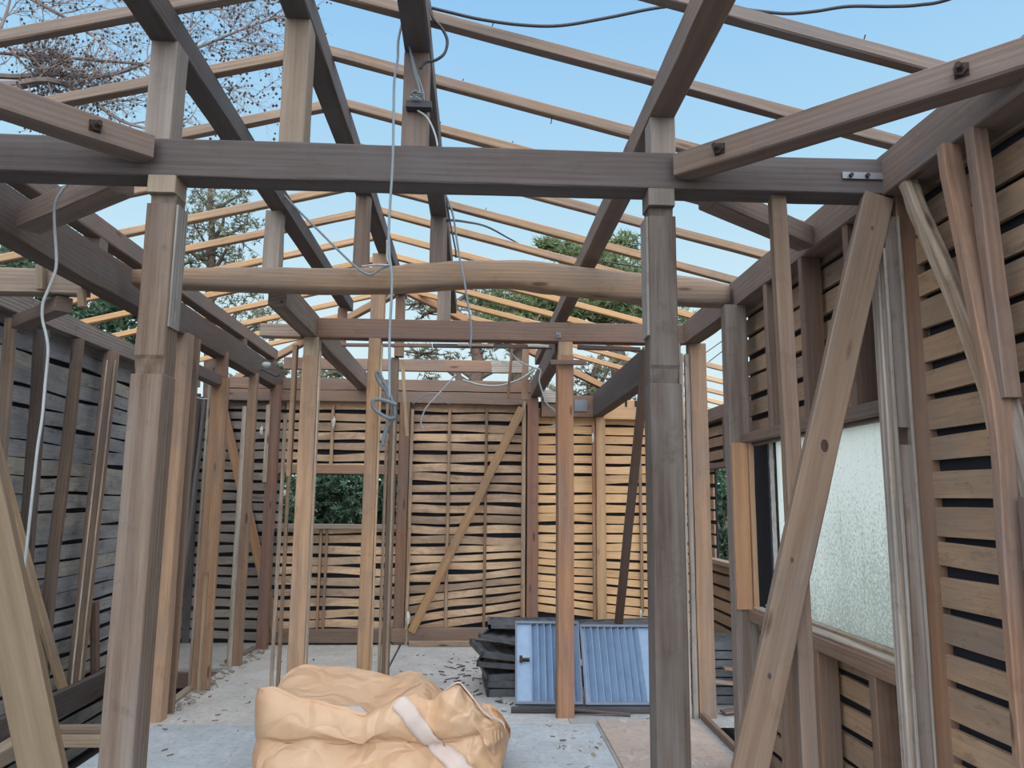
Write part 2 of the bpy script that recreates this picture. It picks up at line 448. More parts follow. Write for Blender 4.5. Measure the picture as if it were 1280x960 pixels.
def poly_lumber(name, label, cat, P, w, h, color, up=(1, 0, 0), mat=None, group=None, wear=.003, bev=.004, n=5, parent=None):
    """a crooked timber following the points P; w/h may be lists"""
    P = smooth_path(P, n); N = len(P); up = Vector(up); V = []; Fc = []; SEED[0] += 1.7; O = P[0].copy()
    W = w if isinstance(w, (list, tuple)) else [w]*2; Hh = h if isinstance(h, (list, tuple)) else [h]*2
    def ip(L, t):
        k = t*(len(L)-1); i = min(int(k), len(L)-2); return L[i]+(L[i+1]-L[i])*(k-i)
    # length runs along local X so that the grain follows it
    ax = (P[-1]-P[0]).normalized(); M, _ = frame(P[0], P[-1], up); Mi = M.inverted()
    for i, p in enumerate(P):
        d = (P[min(i+1, N-1)]-P[max(i-1, 0)]).normalized(); y = up.cross(d).normalized(); z = d.cross(y); t = i/(N-1)
        for k, (a, b) in enumerate(section(ip(W, t), ip(Hh, t), bev)):
            q = noise.noise_vector(Vector((t*9+SEED[0], k, 3)))*wear
            V.append(Mi @ (p+y*(a+q.x)+z*(b+q.y)))
    for i in range(N-1):
        for k in range(8):
            k2 = (k+1) % 8; Fc.append((i*8+k, i*8+k2, (i+1)*8+k2, (i+1)*8+k))
    Fc.append(tuple(range(7, -1, -1))); Fc.append(tuple((N-1)*8+k for k in range(8)))
    o = mesh_obj(name, V, Fc, mat or WOOD, parent, None, color)
    o.matrix_basis = M if not parent else parent.matrix_basis.inverted() @ M
    if label: tag(o, label, cat, group)
    return o

def nail_heads(parent, pts, r=.006, mat=None, axis='y'):
    b = MB()
    for p in pts:
        V, Fc = tube_mesh([Vector(p), Vector(p)+(Vector((0, -.012, 0)) if axis == 'y' else Vector((-.012, 0, 0)))], r, 6); b.add(V, Fc)
    Mi = parent.matrix_basis.inverted()
    b.V = [Mi @ v for v in b.V]
    return b.build('nail_heads', mat or RUST, parent)

def child_of(parent, o):
    o.matrix_basis = parent.matrix_basis.inverted() @ o.matrix_basis; o.parent = parent; return o

# ================================================================== FRONT FRAME (A)
beamA = lumber('tie_beam', 'long weathered tie beam crossing the whole picture above the two nearest posts', 'beam',
    (-2.02, YA+.055, ZP+.068), (XR, YA+.055, ZP+.068), .11, .136, C_DARK, ZA, wear=.004)
# steel strap on its right end
a = pt(1052, 220, Y=YA); b_ = pt(1108, 221, Y=YA)
mb = MB(); mb.box((a.x, YA-.008, a.z-.012), (b_.x, YA+.001, a.z+.013))
mb.V = [beamA.matrix_basis.inverted() @ v for v in mb.V]; mb.build('steel_strap', STEEL, beamA)
nail_heads(beamA, [(a.x+.03, YA-.006, a.z), (a.x+.09, YA-.006, a.z)], .008)

def notched_post(label, xc, Y, w, d, z1, cuts, color, mat, capcol):
    """cuts: (z_shoulder_top, z_shoulder_bottom) of the sloping recess where a rail was let in"""
    zt, zb = cuts
    R = []
    for k in range(12): R.append((zb*k/12, w, d, 0, 0))
    R += [(zb-.012, w, d, 0, 0), (zb-.004, w*.99, d*.99, 0, 0), (zb, w*.90, d*.80, 0, d*.10), (zt-.012, w*.93, d*.90, 0, d*.05), (zt, w*.93, d*.97, 0, .002)]
    ztop = z1-.10
    for k in range(1, 8): R.append((zt+(ztop-zt)*k/7, w*.90, d*.96, 0, .002))
    R += [(ztop+.002, w*.78, d*.80, 0, d*.08), (z1-.062, w*.80, d*.80, 0, d*.08)]
    o = lumber('post', label, 'post', (xc, Y+d/2, 0), (xc, Y+d/2, z1), w, d, color, YU, rings=R, mat=mat, wear=.002)
    c = lumber('head_block', None, None, (xc-.002, Y+d/2-.004, z1-.062), (xc-.002, Y+d/2-.004, z1), w*.88, d, capcol, YU, parent=o, wear=.001)
    return o
xL = pt(176, 560, Y=YA).x; xR_ = pt(834.5, 560, Y=YA).x
pL = notched_post('nearest post on the left, square and notched, tan below and grey above', xL, YA, .108, .108, ZP,
    (pt(185, 443, Y=YA).z, pt(185, 466, Y=YA).z), (134, 113, 97), OLD, C_PALE)
pR = notched_post('nearest post on the right, square greyish brown with a pale groove halfway up', xR_, YA, .108, .108, ZP,
    (pt(835, 456, Y=YA).z, pt(835, 478, Y=YA).z), (105, 95, 90), OLD, (120, 112, 106))
# thin pale strips standing in for the lighter side faces of both posts
for (p, x, dx) in ((pL, xL, .054), (pR, xR_, -.054)):
    o = lumber('edge_strip', None, None, (x+dx*.97, YA+.055, 1.97), (x+dx*.97, YA+.055, 2.40), .010, .085, (160, 162, 162), YU, wear=.002, mat=OLD)
    child_of(p, o)
o = lumber('edge_strip', None, None, (xR_+.062, YA+.07, .0), (xR_+.062, YA+.07, 1.95), .012, .045, (190, 186, 180), YU, wear=.003, mat=OLD); child_of(pR, o)

# short king posts standing on the tie beam, and the purlins along the roof
ZB = {'P1': 3.005, 'P2': 3.11, 'P3': 2.995, 'P4': 2.775}
XP = {'P1': -1.135, 'P2': -.665, 'P3': -.235, 'P4': .66}
zt = ZP+.136
lumber('roof_strut', 'leftmost short roof strut standing on the front tie beam', 'strut', (-1.13, YA+.055, zt), (-1.13, YA+.055, ZB['P1']), .094, .1, C_GREY, YU)
lumber('roof_strut', 'tallest short roof strut on the front tie beam, under the ridge', 'strut', (-.668, YA+.055, zt), (-.668, YA+.055, ZB['P2']), .088, .1, (160, 140, 120), YU)
st3 = lumber('roof_strut', 'short roof strut on the front tie beam with a junction box and wires on it', 'strut', (-.238, YA+.055, zt), (-.238, YA+.055, ZB['P3']), .09, .1, C_BEAM, YU)
lumber('roof_strut', 'stubby rightmost roof strut on the front tie beam', 'strut', (.655, YA+.055, zt), (.655, YA+.055, ZB['P4']), .09, .1, C_GREY, YU)
PN = {'P1': 'dark purlin running back over the leftmost front strut', 'P2': 'ridge purlin at the top of the roof running straight back',
      'P3': 'central dark purlin right of the ridge with wires hanging from it', 'P4': 'right-hand purlin slanting down across the front tie beam'}
PY = {'P1': 6.55, 'P2': 6.5, 'P3': 6.5, 'P4': 7.75}
for k in ('P1', 'P2', 'P3', 'P4'):
    lumber('purlin', PN[k], 'purlin', (XP[k], 1.0, ZB[k]+.05), (XP[k]-(.03 if k == 'P4' else 0), PY[k], ZB[k]+.05), .092, .10, C_DARK if k != 'P4' else C_BEAM, ZA, wear=.004)

# horizontal corner braces, in front of and behind the tie beam
def corner(label, pa, pb, z, w, h, color, ext=0, bolts=(), mat=None):
    A = pt(*pa, Z=z); B = pt(*pb, Z=z); B = B+(B-A).normalized()*ext
    o = lumber('corner_brace', label, 'brace', A, B, w, h, color, ZA, mat=mat)
    M, L = frame(A, B, ZA)
    for i, q in enumerate(bolts):
        side = -1
        P = pt(*q, Z=z); t = (M.inverted() @ P).x
        for sg in (1, -1):
            c = M @ Vector((t, sg*(w/2), 0))
            if (c-Vector((0, 0, H))).length < (M @ Vector((t, 0, 0))-Vector((0, 0, H))).length: n_ = sg
        mb = MB(); V, Fc = tube_mesh([Vector((t, n_*w/2, 0)), Vector((t, n_*(w/2+.018), 0))], .019, 6); mb.add(V, Fc)
        V, Fc = tube_mesh([Vector((t, n_*w/2, 0)), Vector((t, n_*(w/2+.045), 0))], .009, 8); mb.add(V, Fc)
        V, Fc = tube_mesh([Vector((t, n_*w/2, 0)), Vector((t, n_*(w/2+.005), 0))], .026, 4); mb.add(V, Fc)
        mb.build('bolt', RUST, o)
    return o
zc = pt(168, 182, Y=YA-.04).z
corner('corner brace on the left coming forward from the front tie beam, one rusty bolt', (186, 188), (0, 127), zc, .09, .085, C_BEAM, .35, [(112, 164)])
zc2 = pt(866, 205, Y=YA-.04).z
corner('long corner brace at the upper right with two rusty bolts', (850, 211), (1280, 74), zc2, .09, .085, C_BEAM, .08, [(907, 192), (1207, 97)])
corner('short corner brace behind the left part of the front tie beam', (152, 226), (40, 274), ZP+.07, .10, .10, C_BEAM, .02)
corner('short corner brace behind the front tie beam at the upper right', (885, 245), (1003, 297), ZP+.05, .09, .09, C_BEAM, .03)

# right bay of the front frame
slope_y('thin leaning stud crossing the pale window in the right bay', (971, 246), (1013, 985), 2.62, .056, .045, (140, 116, 98), 'stud', 'stud')
slope_y('big diagonal brace crossing in front of the pale window, knotted plank', (1097, 246), (932, 985), 2.585, .112, .035, (142, 118, 98), 'diagonal_brace', 'brace', bow=(.004, 0))
bb_ = bpy.data.objects['diagonal_brace']
for (kx, ky, kr) in ((1031, 557, .017), (1090, 285, .008), (962, 845, .008), (990, 700, .007)):
    c_ = pt(kx, ky, Y=2.5665); Vk = [Vector((0, -.0015, 0))]+[Vector((kr*.75*math.cos(i*math.pi/8), 0, kr*1.25*math.sin(i*math.pi/8))) for i in range(16)]+[Vector((kr*.8*math.cos(i*math.pi/8), .004, kr*1.3*math.sin(i*math.pi/8))) for i in range(16)]
    Fk = [(0, 1+i, 1+(i+1) % 16) for i in range(16)]+[(1+i, 17+i, 17+(i+1) % 16, 1+(i+1) % 16) for i in range(16)]
    kn_ = mesh_obj('knot', Vk, Fk, WOOD, None, c_, (64, 42, 34)); kn_.matrix_basis = bb_.matrix_basis.inverted() @ Matrix.Translation(c_); kn_.parent = bb_
# foreground brace, bottom left
slope_y('light tan plank leaning in at the lower left corner, closest timber of all', (-30, 560), (59, 985), 2.50, .125, .036, (130, 110, 84), 'diagonal_brace', 'brace', FRESH)

# corner post on the right with grooved jambs
xa = pt(1143, 560, Y=YA).x; xb = pt(1172, 560, Y=YA).x
cpst = lumber('corner_post', 'reddish brown corner post where the right wall meets the front tie beam', 'post', ((xa+xb)/2+.004, YA+.06, 0), ((xa+xb)/2+.004, YA+.06, ZP), xb-xa+.012, .11, (156, 114, 84), YU)
def side_strip(label, x0, x1, y, Y, z0, z1, d, color, name='jamb_strip', parent=None, mat=None):
    a_ = pt(x0, y, Y=Y).x; b1 = pt(x1, y, Y=Y).x
    o = lumber(name, label, 'strip' if label else None, ((a_+b1)/2, Y+d/2, z0), ((a_+b1)/2, Y+d/2, z1), b1-a_, d, color, YU, mat=mat or OLD, wear=.002)
    return child_of(parent, o) if parent else o
side_strip(None, 1124, 1143, 560, YA+.005, 1.78-.12, 2.42, .04, (140, 130, 126), 'grooved_track', cpst)
side_strip(None, 1124, 1143, 560, YA+.005, .0, 1.60, .04, (146, 134, 128), 'grooved_track', cpst)
side_strip(None, 1121, 1125, 560, YA-.004, .0, 2.30, .05, (164, 156, 148), 'edge_strip', cpst)
side_strip(None, 1141.5, 1145.5, 560, YA-.006, .0, 2.42, .03, (160, 154, 148), 'edge_strip', cpst)
side_strip(None, 1116, 1121, 560, YA+.02, .0, 2.44, .05, (176, 150, 122), 'jamb_strip', cpst, WOOD)
side_strip(None, 1111, 1115, 560, YA+.03, .0, 2.42, .05, (180, 174, 168), 'jamb_strip', cpst)

# ================================================================== RIGHT WALL FRAMING
lumber('wall_plate', 'heavy plate along the top of the right wall, coming towards the camera', 'beam', (XR+.055, .3, ZP+.075), (XR+.055, 5.30, ZP+.075), .11, .15, C_BEAM, ZA, wear=.005)
lumber('rear_floor_beam', 'deep dark beam running back to the right rear corner behind the leaning brace', 'beam', (1.24, 5.40, 2.375), (1.24, YR+.09, 2.375), .10, .245, C_DARK, ZA)
X = XR+.05
def wall_stud(label, px, py, z0, z1, w=.045, t=.09, color=C_BEAM, Xp=None, mat=None, name='stud', group=None):
    Xp = Xp if Xp is not None else XR
    y = pt(px, py, X=Xp).y
    return lumber(name, label, 'stud', (Xp+.05, y, z0), (Xp+.05, y, z1), w, t, color, XU, mat=mat, group=group)
wall_stud('short dark stud above the window, just left of the leaning thin stud', 957, 430, WZ1+.05, ZP)
wall_stud('short stud above the window behind the thin leaning stud', 1003, 430, WZ1+.05, ZP, color=(132, 100, 80))
wall_stud('short stud above the window beside the big diagonal brace', 1058, 370, WZ1+.05, ZP, color=(132, 100, 80))
wall_stud('short stud below the sill, partly behind the thin leaning stud', 1020, 880, -.3, WZ0-.05, .05, color=(140, 108, 86))
wall_stud('short stud below the sill nearest the grooved corner post', 1091, 905, -.3, WZ0-.05, .05, color=(140, 108, 86))
wall_stud('short stud below the sill nearest the far window post', 977, 905, -.3, WZ0-.05, .05, color=(140, 108, 86))
poly_lumber('stud', 'crooked slim stud on the right wall, left of its twin', 'stud', [Vector((XR, pt(1188, 215, X=XR).y, 2.5)), pt(1194, 235, X=XR), pt(1228, 400, X=XR), pt(1252, 530, X=XR), pt(1264, 700, X=XR), pt(1284, 960, X=XR)], .035, .06, (150, 118, 96))
poly_lumber('stud', 'slim stud at the upper right ending halfway down the right wall', 'stud', [Vector((XR+.02, pt(1222, 190, X=XR+.02).y, 2.5)), pt(1228, 230, X=XR+.02), pt(1240, 330, X=XR+.02), pt(1262, 498, X=XR+.02)], .042, .05, C_BEAM)
poly_lumber('diagonal_brace', 'round grey pole brace slanting down the right wall from the corner', 'brace', [Vector((XR+.03, pt(1136, 236, X=XR+.03).y, 2.5)), pt(1150, 268, X=XR+.03), pt(1190, 360, X=XR+.03), pt(1236, 480, X=XR+.03), pt(1250, 545, X=XR+.03)], .062, .05, (166, 150, 132), mat=OLD, bev=.018)
poly_lumber('diagonal_brace', 'grey brace end at the right edge of the picture', 'brace', [pt(1260, 498, X=XR+.04), pt(1276, 560, X=XR+.04), pt(1305, 680, X=XR+.04)], .05, .05, C_GREY, mat=OLD, bev=.014)
wall_stud('wide dark stud cut by the right edge of the picture', 1296, 800, -.3, 1.42, .06, .1, (118, 84, 68))

# far window post (R2) and C-line post (R3)
xa = pt(908, 470, Y=4.15).x
r2 = lumber('window_post', 'post at the far side of the pale window, grey above and orange below', 'post', (XR-.005, 4.19, 0), (XR-.005, 4.19, ZP), .118, .09, C_GREY, YU, mat=OLD)
ja, jb2, jc = pt(918, 660, Y=4.13).x, pt(938, 660, Y=4.13).x, pt(944, 660, Y=4.13).x
o = lumber('lit_post_facing', None, None, ((ja+jb2)/2, 4.132, WZ0+.0), ((ja+jb2)/2, 4.132, WZ1), jb2-ja, .02, (200, 144, 98), YU, mat=FRESH); o['label'] = 'orange facing on the post front, its lit sheltered tone painted on'; child_of(r2, o)  # facing over the post front, painted as lit and weather-protected wood
o = lumber('jamb_stop', None, None, ((jb2+jc)/2, 4.12, WZ0+.0), ((jb2+jc)/2, 4.12, WZ1), jc-jb2, .03, (190, 148, 110), YU, mat=FRESH); child_of(r2, o)
r3 = post('brown post on the right at the end of the third cross beam', 868, 889, 650, YC-.02, 0, ZP, .1, (170, 132, 100))
side_strip(None, 856, 859, 650, YC-.05, 0, 2.42, .03, (200, 198, 192), 'edge_strip', r3)
side_strip(None, 861, 867, 650, YC-.03, 0, 2.42, .03, (162, 154, 148), 'jamb_strip', r3)

# window 1
w1 = empty('window_1', None, None); w1['kind'] = 'structure'
lumber('head_rail', None, None, (XR+.05, WY0-.03, WZ1+.025), (XR+.05, WY1+.03, WZ1+.025), .10, .05, C_BEAM, ZA, parent=w1)
lumber('sill_rail', None, None, (XR+.05, WY0-.03, WZ0-.03), (XR+.05, WY1+.10, WZ0-.03), .10, .06, (150, 118, 96), ZA, parent=w1)
lumber('sill_track', None, None, (XR+.045, WY0, WZ0+.008), (XR+.045, WY1-.02, WZ0+.008), .05, .016, (220, 208, 190), ZA, parent=w1, mat=OLD)
lumber('sill_track', None, None, (XR+.10, WY0, WZ0+.012), (XR+.10, WY1-.02, WZ0+.012), .03, .03, (206, 186, 160), ZA, parent=w1, mat=OLD)
lumber('head_track', None, None, (XR+.06, WY0, WZ1-.008), (XR+.06, WY1-.02, WZ1-.008), .04, .016, (120, 100, 86), ZA, parent=w1)
mb = MB(); nx = 1
mb.box((0, 0, 0), (.008, WY1-.16-WY0, WZ1-WZ0)); pane = mb.build('pane', PANE, w1); pane.location = (XR+.125, WY0, WZ0)
mb = MB(); mb.box((XR+.118, WY1-.155, WZ0), (XR+.135, WY1-.085, WZ1)); mb.build('dark_edge', FELT_DARK, w1)
# ragged mortar edge
V = []; Fc = []
N = 40
for i in range(N+1):
    z = WZ0+(WZ1-WZ0)*i/N; e = .028+.014*noise.noise(Vector((z*14, 3, 0)))+.008*noise.noise(Vector((z*40, 1, 0)))
    y1_ = WY1-.125
    for (x, y) in ((XR+.112, y1_-e*.6), (XR+.112, y1_+e), (XR+.13, y1_+e), (XR+.13, y1_-e*.6)): V.append((x, y, z))
for i in range(N):
    for k in range(4):
        k2 = (k+1) % 4; Fc.append((i*4+k, i*4+k2, (i+1)*4+k2, (i+1)*4+k))
mesh_obj('mortar_edge', V, Fc, PLASTER, w1)

# ================================================================== SECOND FRAME (B): the naturally curved log beam
top = [(165, 335), (235, 333), (320, 332), (400, 333), (450, 332.5), (495, 330), (510, 327.5), (540, 326), (570, 324), (640, 323), (680, 325), (720, 331), (760, 335), (800, 339), (850, 342), (885, 347), (912, 354)]
bot = [(165, 360), (235, 362), (320, 365), (400, 367), (450, 367), (495, 366), (510, 365.5), (540, 363.5), (570, 361), (640, 360), (680, 366), (720, 370), (760, 374), (800, 379), (850, 382), (885, 384), (912, 384.5)]
rings = []
x0 = pt(165, 350, Y=YB).x
o_ = []
tt = smooth_path([Vector((a, b, 0)) for a, b in top], 3); bb = smooth_path([Vector((a, b, 0)) for a, b in bot], 3)
V = []; Fc = []
Ax = pt(165, 350, Y=YB)
for i, (p, q) in enumerate(zip(tt, bb)):
    P = pt(p.x, p.y, Y=YB); Q = pt(q.x, q.y, Y=YB+.08)
    t_, b0 = P.z, Q.z; cz = (t_+b0)/2; hh = (t_-b0)/2; dd = .07
    for k in range(16):
        a = 2*math.pi*k/16; ca, sa = math.cos(a), math.sin(a)
        ex = .42
        yy = dd*math.copysign(abs(ca)**ex, ca); z2 = hh*math.copysign(abs(sa)**ex, sa)
        nz = .004*noise.noise(Vector((P.x*6, k*.8, 1)))
        V.append((P.x-Ax.x, YB+dd+yy+nz, cz-Ax.z+z2+nz))
for i in range(len(tt)-1):
    for k in range(16):
        k2 = (k+1) % 16; Fc.append((i*16+k, (i+1)*16+k, (i+1)*16+k2, i*16+k2))
Fc.append(tuple(range(16))); Fc.append(tuple((len(tt)-1)*16+k for k in range(15, -1, -1)))
logb = mesh_obj('log_beam', [(v[0], v[1]-YB, v[2]) for v in V], Fc, WOOD, None, (Ax.x, YB, Ax.z), (152, 128, 106), True)
tag(logb, 'naturally curved log beam, second cross beam from the camera', 'beam')
def zlog(x): return 2.66
strutB = [('left short strut on the curved log beam, split down the middle', -1.165, 2.64, ZB['P1'], .09, (172, 160, 150)),
          ('round dark strut in the middle of the curved log beam', -.67, 2.645, ZB['P2'], .085, (136, 112, 98)),
          ('thick dark strut on the curved log beam below the central purlin', -.235, 2.66, ZB['P3'], .095, (128, 108, 98))]
for (lb, x, z0, z1, w_, c_) in strutB:
    lumber('roof_strut', lb, 'strut', (x, YB+.06, z0), (x, YB+.06, z1), w_, .09, c_, YU, bev=.02 if 'dark' in lb else .004, wear=.006)

# left inner beam with its raised purlin
lumber('inner_beam', 'massive dark beam along the left partition, from the camera side to the rear wall', 'beam', (XM-.06, 1.2, 2.60), (XM-.03, YR+.02, 2.585), .12, .20, (108, 90, 81), ZA, wear=.008)
lumber('purlin', 'purlin raised on short struts above the left partition beam', 'purlin', (XM-.03, 1.5, 2.80), (XM-.03, YR-.2, 2.80), .09, .10, (140, 122, 112), ZA)
for (lb, y) in (('short strut on the left partition beam, nearest the camera', 3.05), ('short strut on the left partition beam beside the nearest left post', 4.02),
                ('short strut on the left partition beam behind the curved log beam', 4.72), ('short strut on the left partition beam with a white insulator beside it', 6.55), ('last short strut on the left partition beam', 7.55)):
    lumber('roof_strut', lb, 'strut', (XM-.035, y, 2.69), (XM-.035, y, 2.752), .09, .09, C_BEAM, YU)

# left cross beam and left wall plate
lumber('cross_beam', 'pale cross beam from the left wall to the left partition beam', 'beam', (XL-.0, 4.12, 2.535), (XM-.115, 4.12, 2.535), .10, .135, (172, 150, 130), ZA, wear=.005)
CBM = bpy.data.objects['cross_beam']
def reparent(o, p):
    o.matrix_basis = p.matrix_basis.inverted() @ o.matrix_basis; o.parent = p
    for k in ('category', 'group', 'label'):
        if k in o: del o[k]
    return o
o = slope_y('short block nailed to the front of the pale left cross beam', (51, 331), (51, 362), 4.04, .035, .04, (160, 140, 118), 'nailed_block', 'block'); reparent(o, CBM)
o = slope_y('small block hanging at the right end of the pale left cross beam', (102, 362), (103, 384), 4.04, .035, .04, (196, 166, 130), 'nailed_block', 'block'); reparent(o, CBM)
A = pt(78, 381, Z=2.42); B = pt(18, 398, Z=2.42)
corner('low corner brace below the pale cross beam at the left wall', (80, 380), (28, 402), 2.42, .08, .08, C_BEAM, .05)
lumber('wall_plate', 'grey weathered plate along the top of the left wall', 'beam', (XL-.05, .8, 2.565), (XL-.05, YR+.02, 2.565), .10, .13, (150, 142, 138), ZA, mat=OLD, wear=.006)

# left wall studs
def lstud(label, pts_, w, t, color, name='stud', cat='stud', X=None, mat=None, wear=.003):
    X = X if X is not None else XL
    return poly_lumber(name, label, cat, [pt(*p, X=X) for p in pts_], w, t, color, mat=mat, wear=wear)
lstud('leftmost stud on the left wall, cut by the edge of the picture', [(14, 398), (2, 560), (-12, 720)], .04, .06, (150, 130, 112))
lstud('dark wide stud on the left wall behind the white hanging cable', [(52, 412), (46, 520), (30, 720), (14, 860)], .05, .08, (96, 86, 80))
lstud('slim dark stud on the left wall with one pale edge', [(98, 424), (84, 560), (64, 720), (52, 862)], .045, .07, (122, 104, 90))
ld = lstud('tall post on the left wall with grooved strips on its face', [(140, 440), (122, 600), (104, 760), (92, 872)], .09, .08, (150, 126, 108), 'post', 'post')
for (dx, c_) in ((-3, (206, 202, 190)), (7, (206, 196, 180))):
    o = poly_lumber('grooved_strip', None, None, [pt(137+dx, 450, X=XL+.05), pt(119+dx, 610, X=XL+.05), pt(101+dx, 770, X=XL+.05), pt(91+dx, 868, X=XL+.05)], .012, .012, c_, mat=OLD, wear=.003)
    child_of(ld, o)
lstud('short stub of stud low on the left wall', [(118, 752), (119, 852)], .05, .05, (128, 104, 88))
lstud('stud on the left wall seen just right of the nearest left post', [(246, 492), (231, 830)], .05, .07, (92, 88, 90))
lstud('thin stud deep in the dark left rear corner', [(243, 500), (233, 800)], .04, .06, (104, 98, 96))
lstud('pale diagonal brace low on the left wall', [(-10, 540), (38, 722), (82, 872)], .075, .03, (184, 160, 128), 'diagonal_brace', 'brace', XL+.06)
lstud('thin dark diagonal brace in the gap beside the nearest left post', [(256, 500), (240, 640), (226, 740)], .06, .03, (116, 112, 112), 'diagonal_brace', 'brace', XL+.06)

# left partition posts (line X = -2.0)
post('orange-brown post close behind the nearest left post, standing at the floor edge', 203, 220, 640, YC-.06, 0, ZP, .105, (190, 150, 116), mat=WOOD)
o = post('thin brown board standing behind the orange-brown left post', 233, 243, 520, YC+.14, 0, ZP, .03, (150, 118, 94), 'jamb_board', 'board')
l2 = post('flat orange-brown post in the left partition with a ragged edge', 256, 277, 600, 6.0, -.02, 2.32, .05, (186, 142, 104))
side_strip(None, 252, 256, 600, 6.02, 0, 2.30, .05, (196, 186, 174), 'ragged_strip', l2)
side_strip(None, 263, 268, 600, 5.985, .0, .85, .014, (206, 176, 140), 'ragged_strip', l2)
lumber('lintel', 'low lintel between two posts of the left partition', 'beam', (XM-.03, YC+.05, 2.30), (XM-.03, 6.05, 2.30), .09, .08, C_BEAM, ZA)
slope_y('red-brown short post above the low lintel of the left partition', (278, 440), (276, 487), 6.04, .09, .05, (150, 112, 92), 'strut', 'strut')
l3 = post('slim post in the left partition with a pale splintered strip', 303, 314, 600, 6.84, 0, ZP, .06, (172, 136, 104))
side_strip(None, 297, 303, 600, 6.83, 0, 2.2, .05, (214, 206, 192), 'pale_strip', l3)
l4 = post('dark red-brown post at the far end of the left partition', 330, 343, 620, 7.55, 0, ZP, .08, (140, 100, 82))
side_strip(None, 331, 336, 540, 7.53, 1.55, 2.3, .015, (222, 214, 196), 'splintered_strip', l4)
lumber('base_strip', 'narrow pale strip lying along the left edge of the main floor', 'strip', (-2.04, 5.28, .012), (-2.08, 6.1, .012), .05, .03, (196, 176, 150), ZA)
lumber('base_strip', 'dark rough strip along the far left edge of the main floor', 'strip', (-2.10, 6.95, .012), (-2.05, 7.6, .012), .05, .03, (150, 138, 124), ZA, mat=OLD)
# sub-floor timbers on the left
lumber('floor_sill', 'deep dark sill board at the foot of the left wall', 'sill', (-2.70, 3.2, .06), (-2.70, 6.75, .06), .05, .16, (96, 86, 82), ZA)
lumber('floor_joist', 'pale joist crossing the open floor pit at the lower left', 'joist', (-2.68, 4.95, -.04), (-2.07, 4.95, -.04), .06, .06, (176, 154, 126), ZA)
lumber('floor_joist', 'second joist lying just behind the pale joist in the floor pit', 'joist', (-2.66, 5.12, -.02), (-2.07, 5.12, -.02), .05, .05, (150, 128, 108), ZA)
lumber('floor_joist', 'joist running forward at the lower left edge of the picture', 'joist', (-2.45, 2.6, -.02), (-2.62, 4.9, -.02), .09, .09, (186, 166, 140), ZA)
lumber('floor_joist', 'brown joist facing the camera at the edge of the rear left floor', 'joist', (-2.72, 6.70, -.08), (-2.10, 6.70, -.08), .06, .12, (120, 88, 72), ZA)
lumber('floor_joist', 'lower brown joist under the edge of the rear left floor', 'joist', (-2.72, 6.2, -.20), (-2.10, 6.2, -.20), .08, .12, (110, 82, 68), ZA)

# ================================================================== THIRD FRAME (C)
beamC = lumber('tie_beam', 'third cross beam, straight, with a small steel plate near its middle', 'beam', (-1.11, YC+.055, ZP+.068), (XR, YC+.055, ZP+.068), .105, .136, (146, 112, 94), ZA)
a = pt(698, 419, Y=YC)
mb = MB(); mb.box((a.x-.018, YC-.008, a.z-.02), (a.x+.018, YC, a.z+.02)); V, Fc = tube_mesh([a+Vector((0, -.02, 0)), a], .008, 8); mb.add(V, Fc)
mb.V = [beamC.matrix_basis.inverted() @ v for v in mb.V]; mb.build('steel_plate', STEEL, beamC)
lumber('floor_beam', 'left-hand roof beam running back from behind the log beam, over the tan post', 'beam', (-1.165, 4.38, ZP+.08), (-1.165, YR+.05, ZP+.08), .105, .16, (150, 134, 122), ZA, mat=OLD)
lumber('floor_beam', 'right-hand roof beam running back from the third cross beam to the red post', 'beam', (.60, YC+.115, ZP+.03), (.60, YR+.02, ZP+.03), .10, .16, (112, 96, 88), ZA)
lumber('beam_stub', 'pale stub of timber sticking out left of the tan post head', 'beam', (-1.50, YC+.05, 2.545), (-1.225, YC+.05, 2.545), .1, .085, (180, 158, 138), ZA)
p1 = post('tall tan post directly behind the bag with a pale head block', 370, 391, 600, YC, 0, ZP-.13, .105, (198, 156, 118))
o = post(None, 371, 390, 600, YC+.002, ZP-.13, ZP, .10, (212, 186, 152), 'head_block', None); child_of(p1, o)
side_strip(None, 391, 394, 600, YC-.004, 0, 2.4, .03, (222, 204, 178), 'pale_edge', p1)
side_strip(None, 363, 369, 480, YC+.03, 1.55, 2.45, .05, (186, 148, 112), 'nailed_block', p1)
side_strip(None, 350, 354, 600, YC+.35, 0, 2.0, .03, (206, 192, 172), 'thin_strip', p1)
side_strip(None, 358, 362, 600, YC+.25, 0, 2.15, .03, (176, 146, 116), 'thin_strip', p1)
p2 = post('orange-tan post under the third cross beam with a pale right edge', 454, 470, 600, YC, 0, ZP, .10, (200, 152, 104))
side_strip(None, 470, 472.5, 600, YC-.004, 0, 2.45, .03, (220, 200, 168), 'pale_edge', p2)
p3 = post('reddish tan post in front of the blue metal shutters', 697.5, 717.5, 640, YC, 0, ZP-.095, .10, (186, 132, 94))
o = post(None, 698.5, 716.5, 640, YC+.002, ZP-.095, ZP, .095, (206, 170, 124), 'head_block', None); child_of(p3, o)
side_strip(None, 695.5, 697.5, 640, YC-.003, 0, 2.3, .05, (150, 110, 84), 'dark_edge', p3)
xo = lumber('crosspiece', 'short brown board nailed across the head of the post by the shutters', 'board', pt(688, 453, Y=YC-.03), pt(733, 453, Y=YC-.03), .02, .035, (132, 96, 80), ZA); reparent(xo, p3)
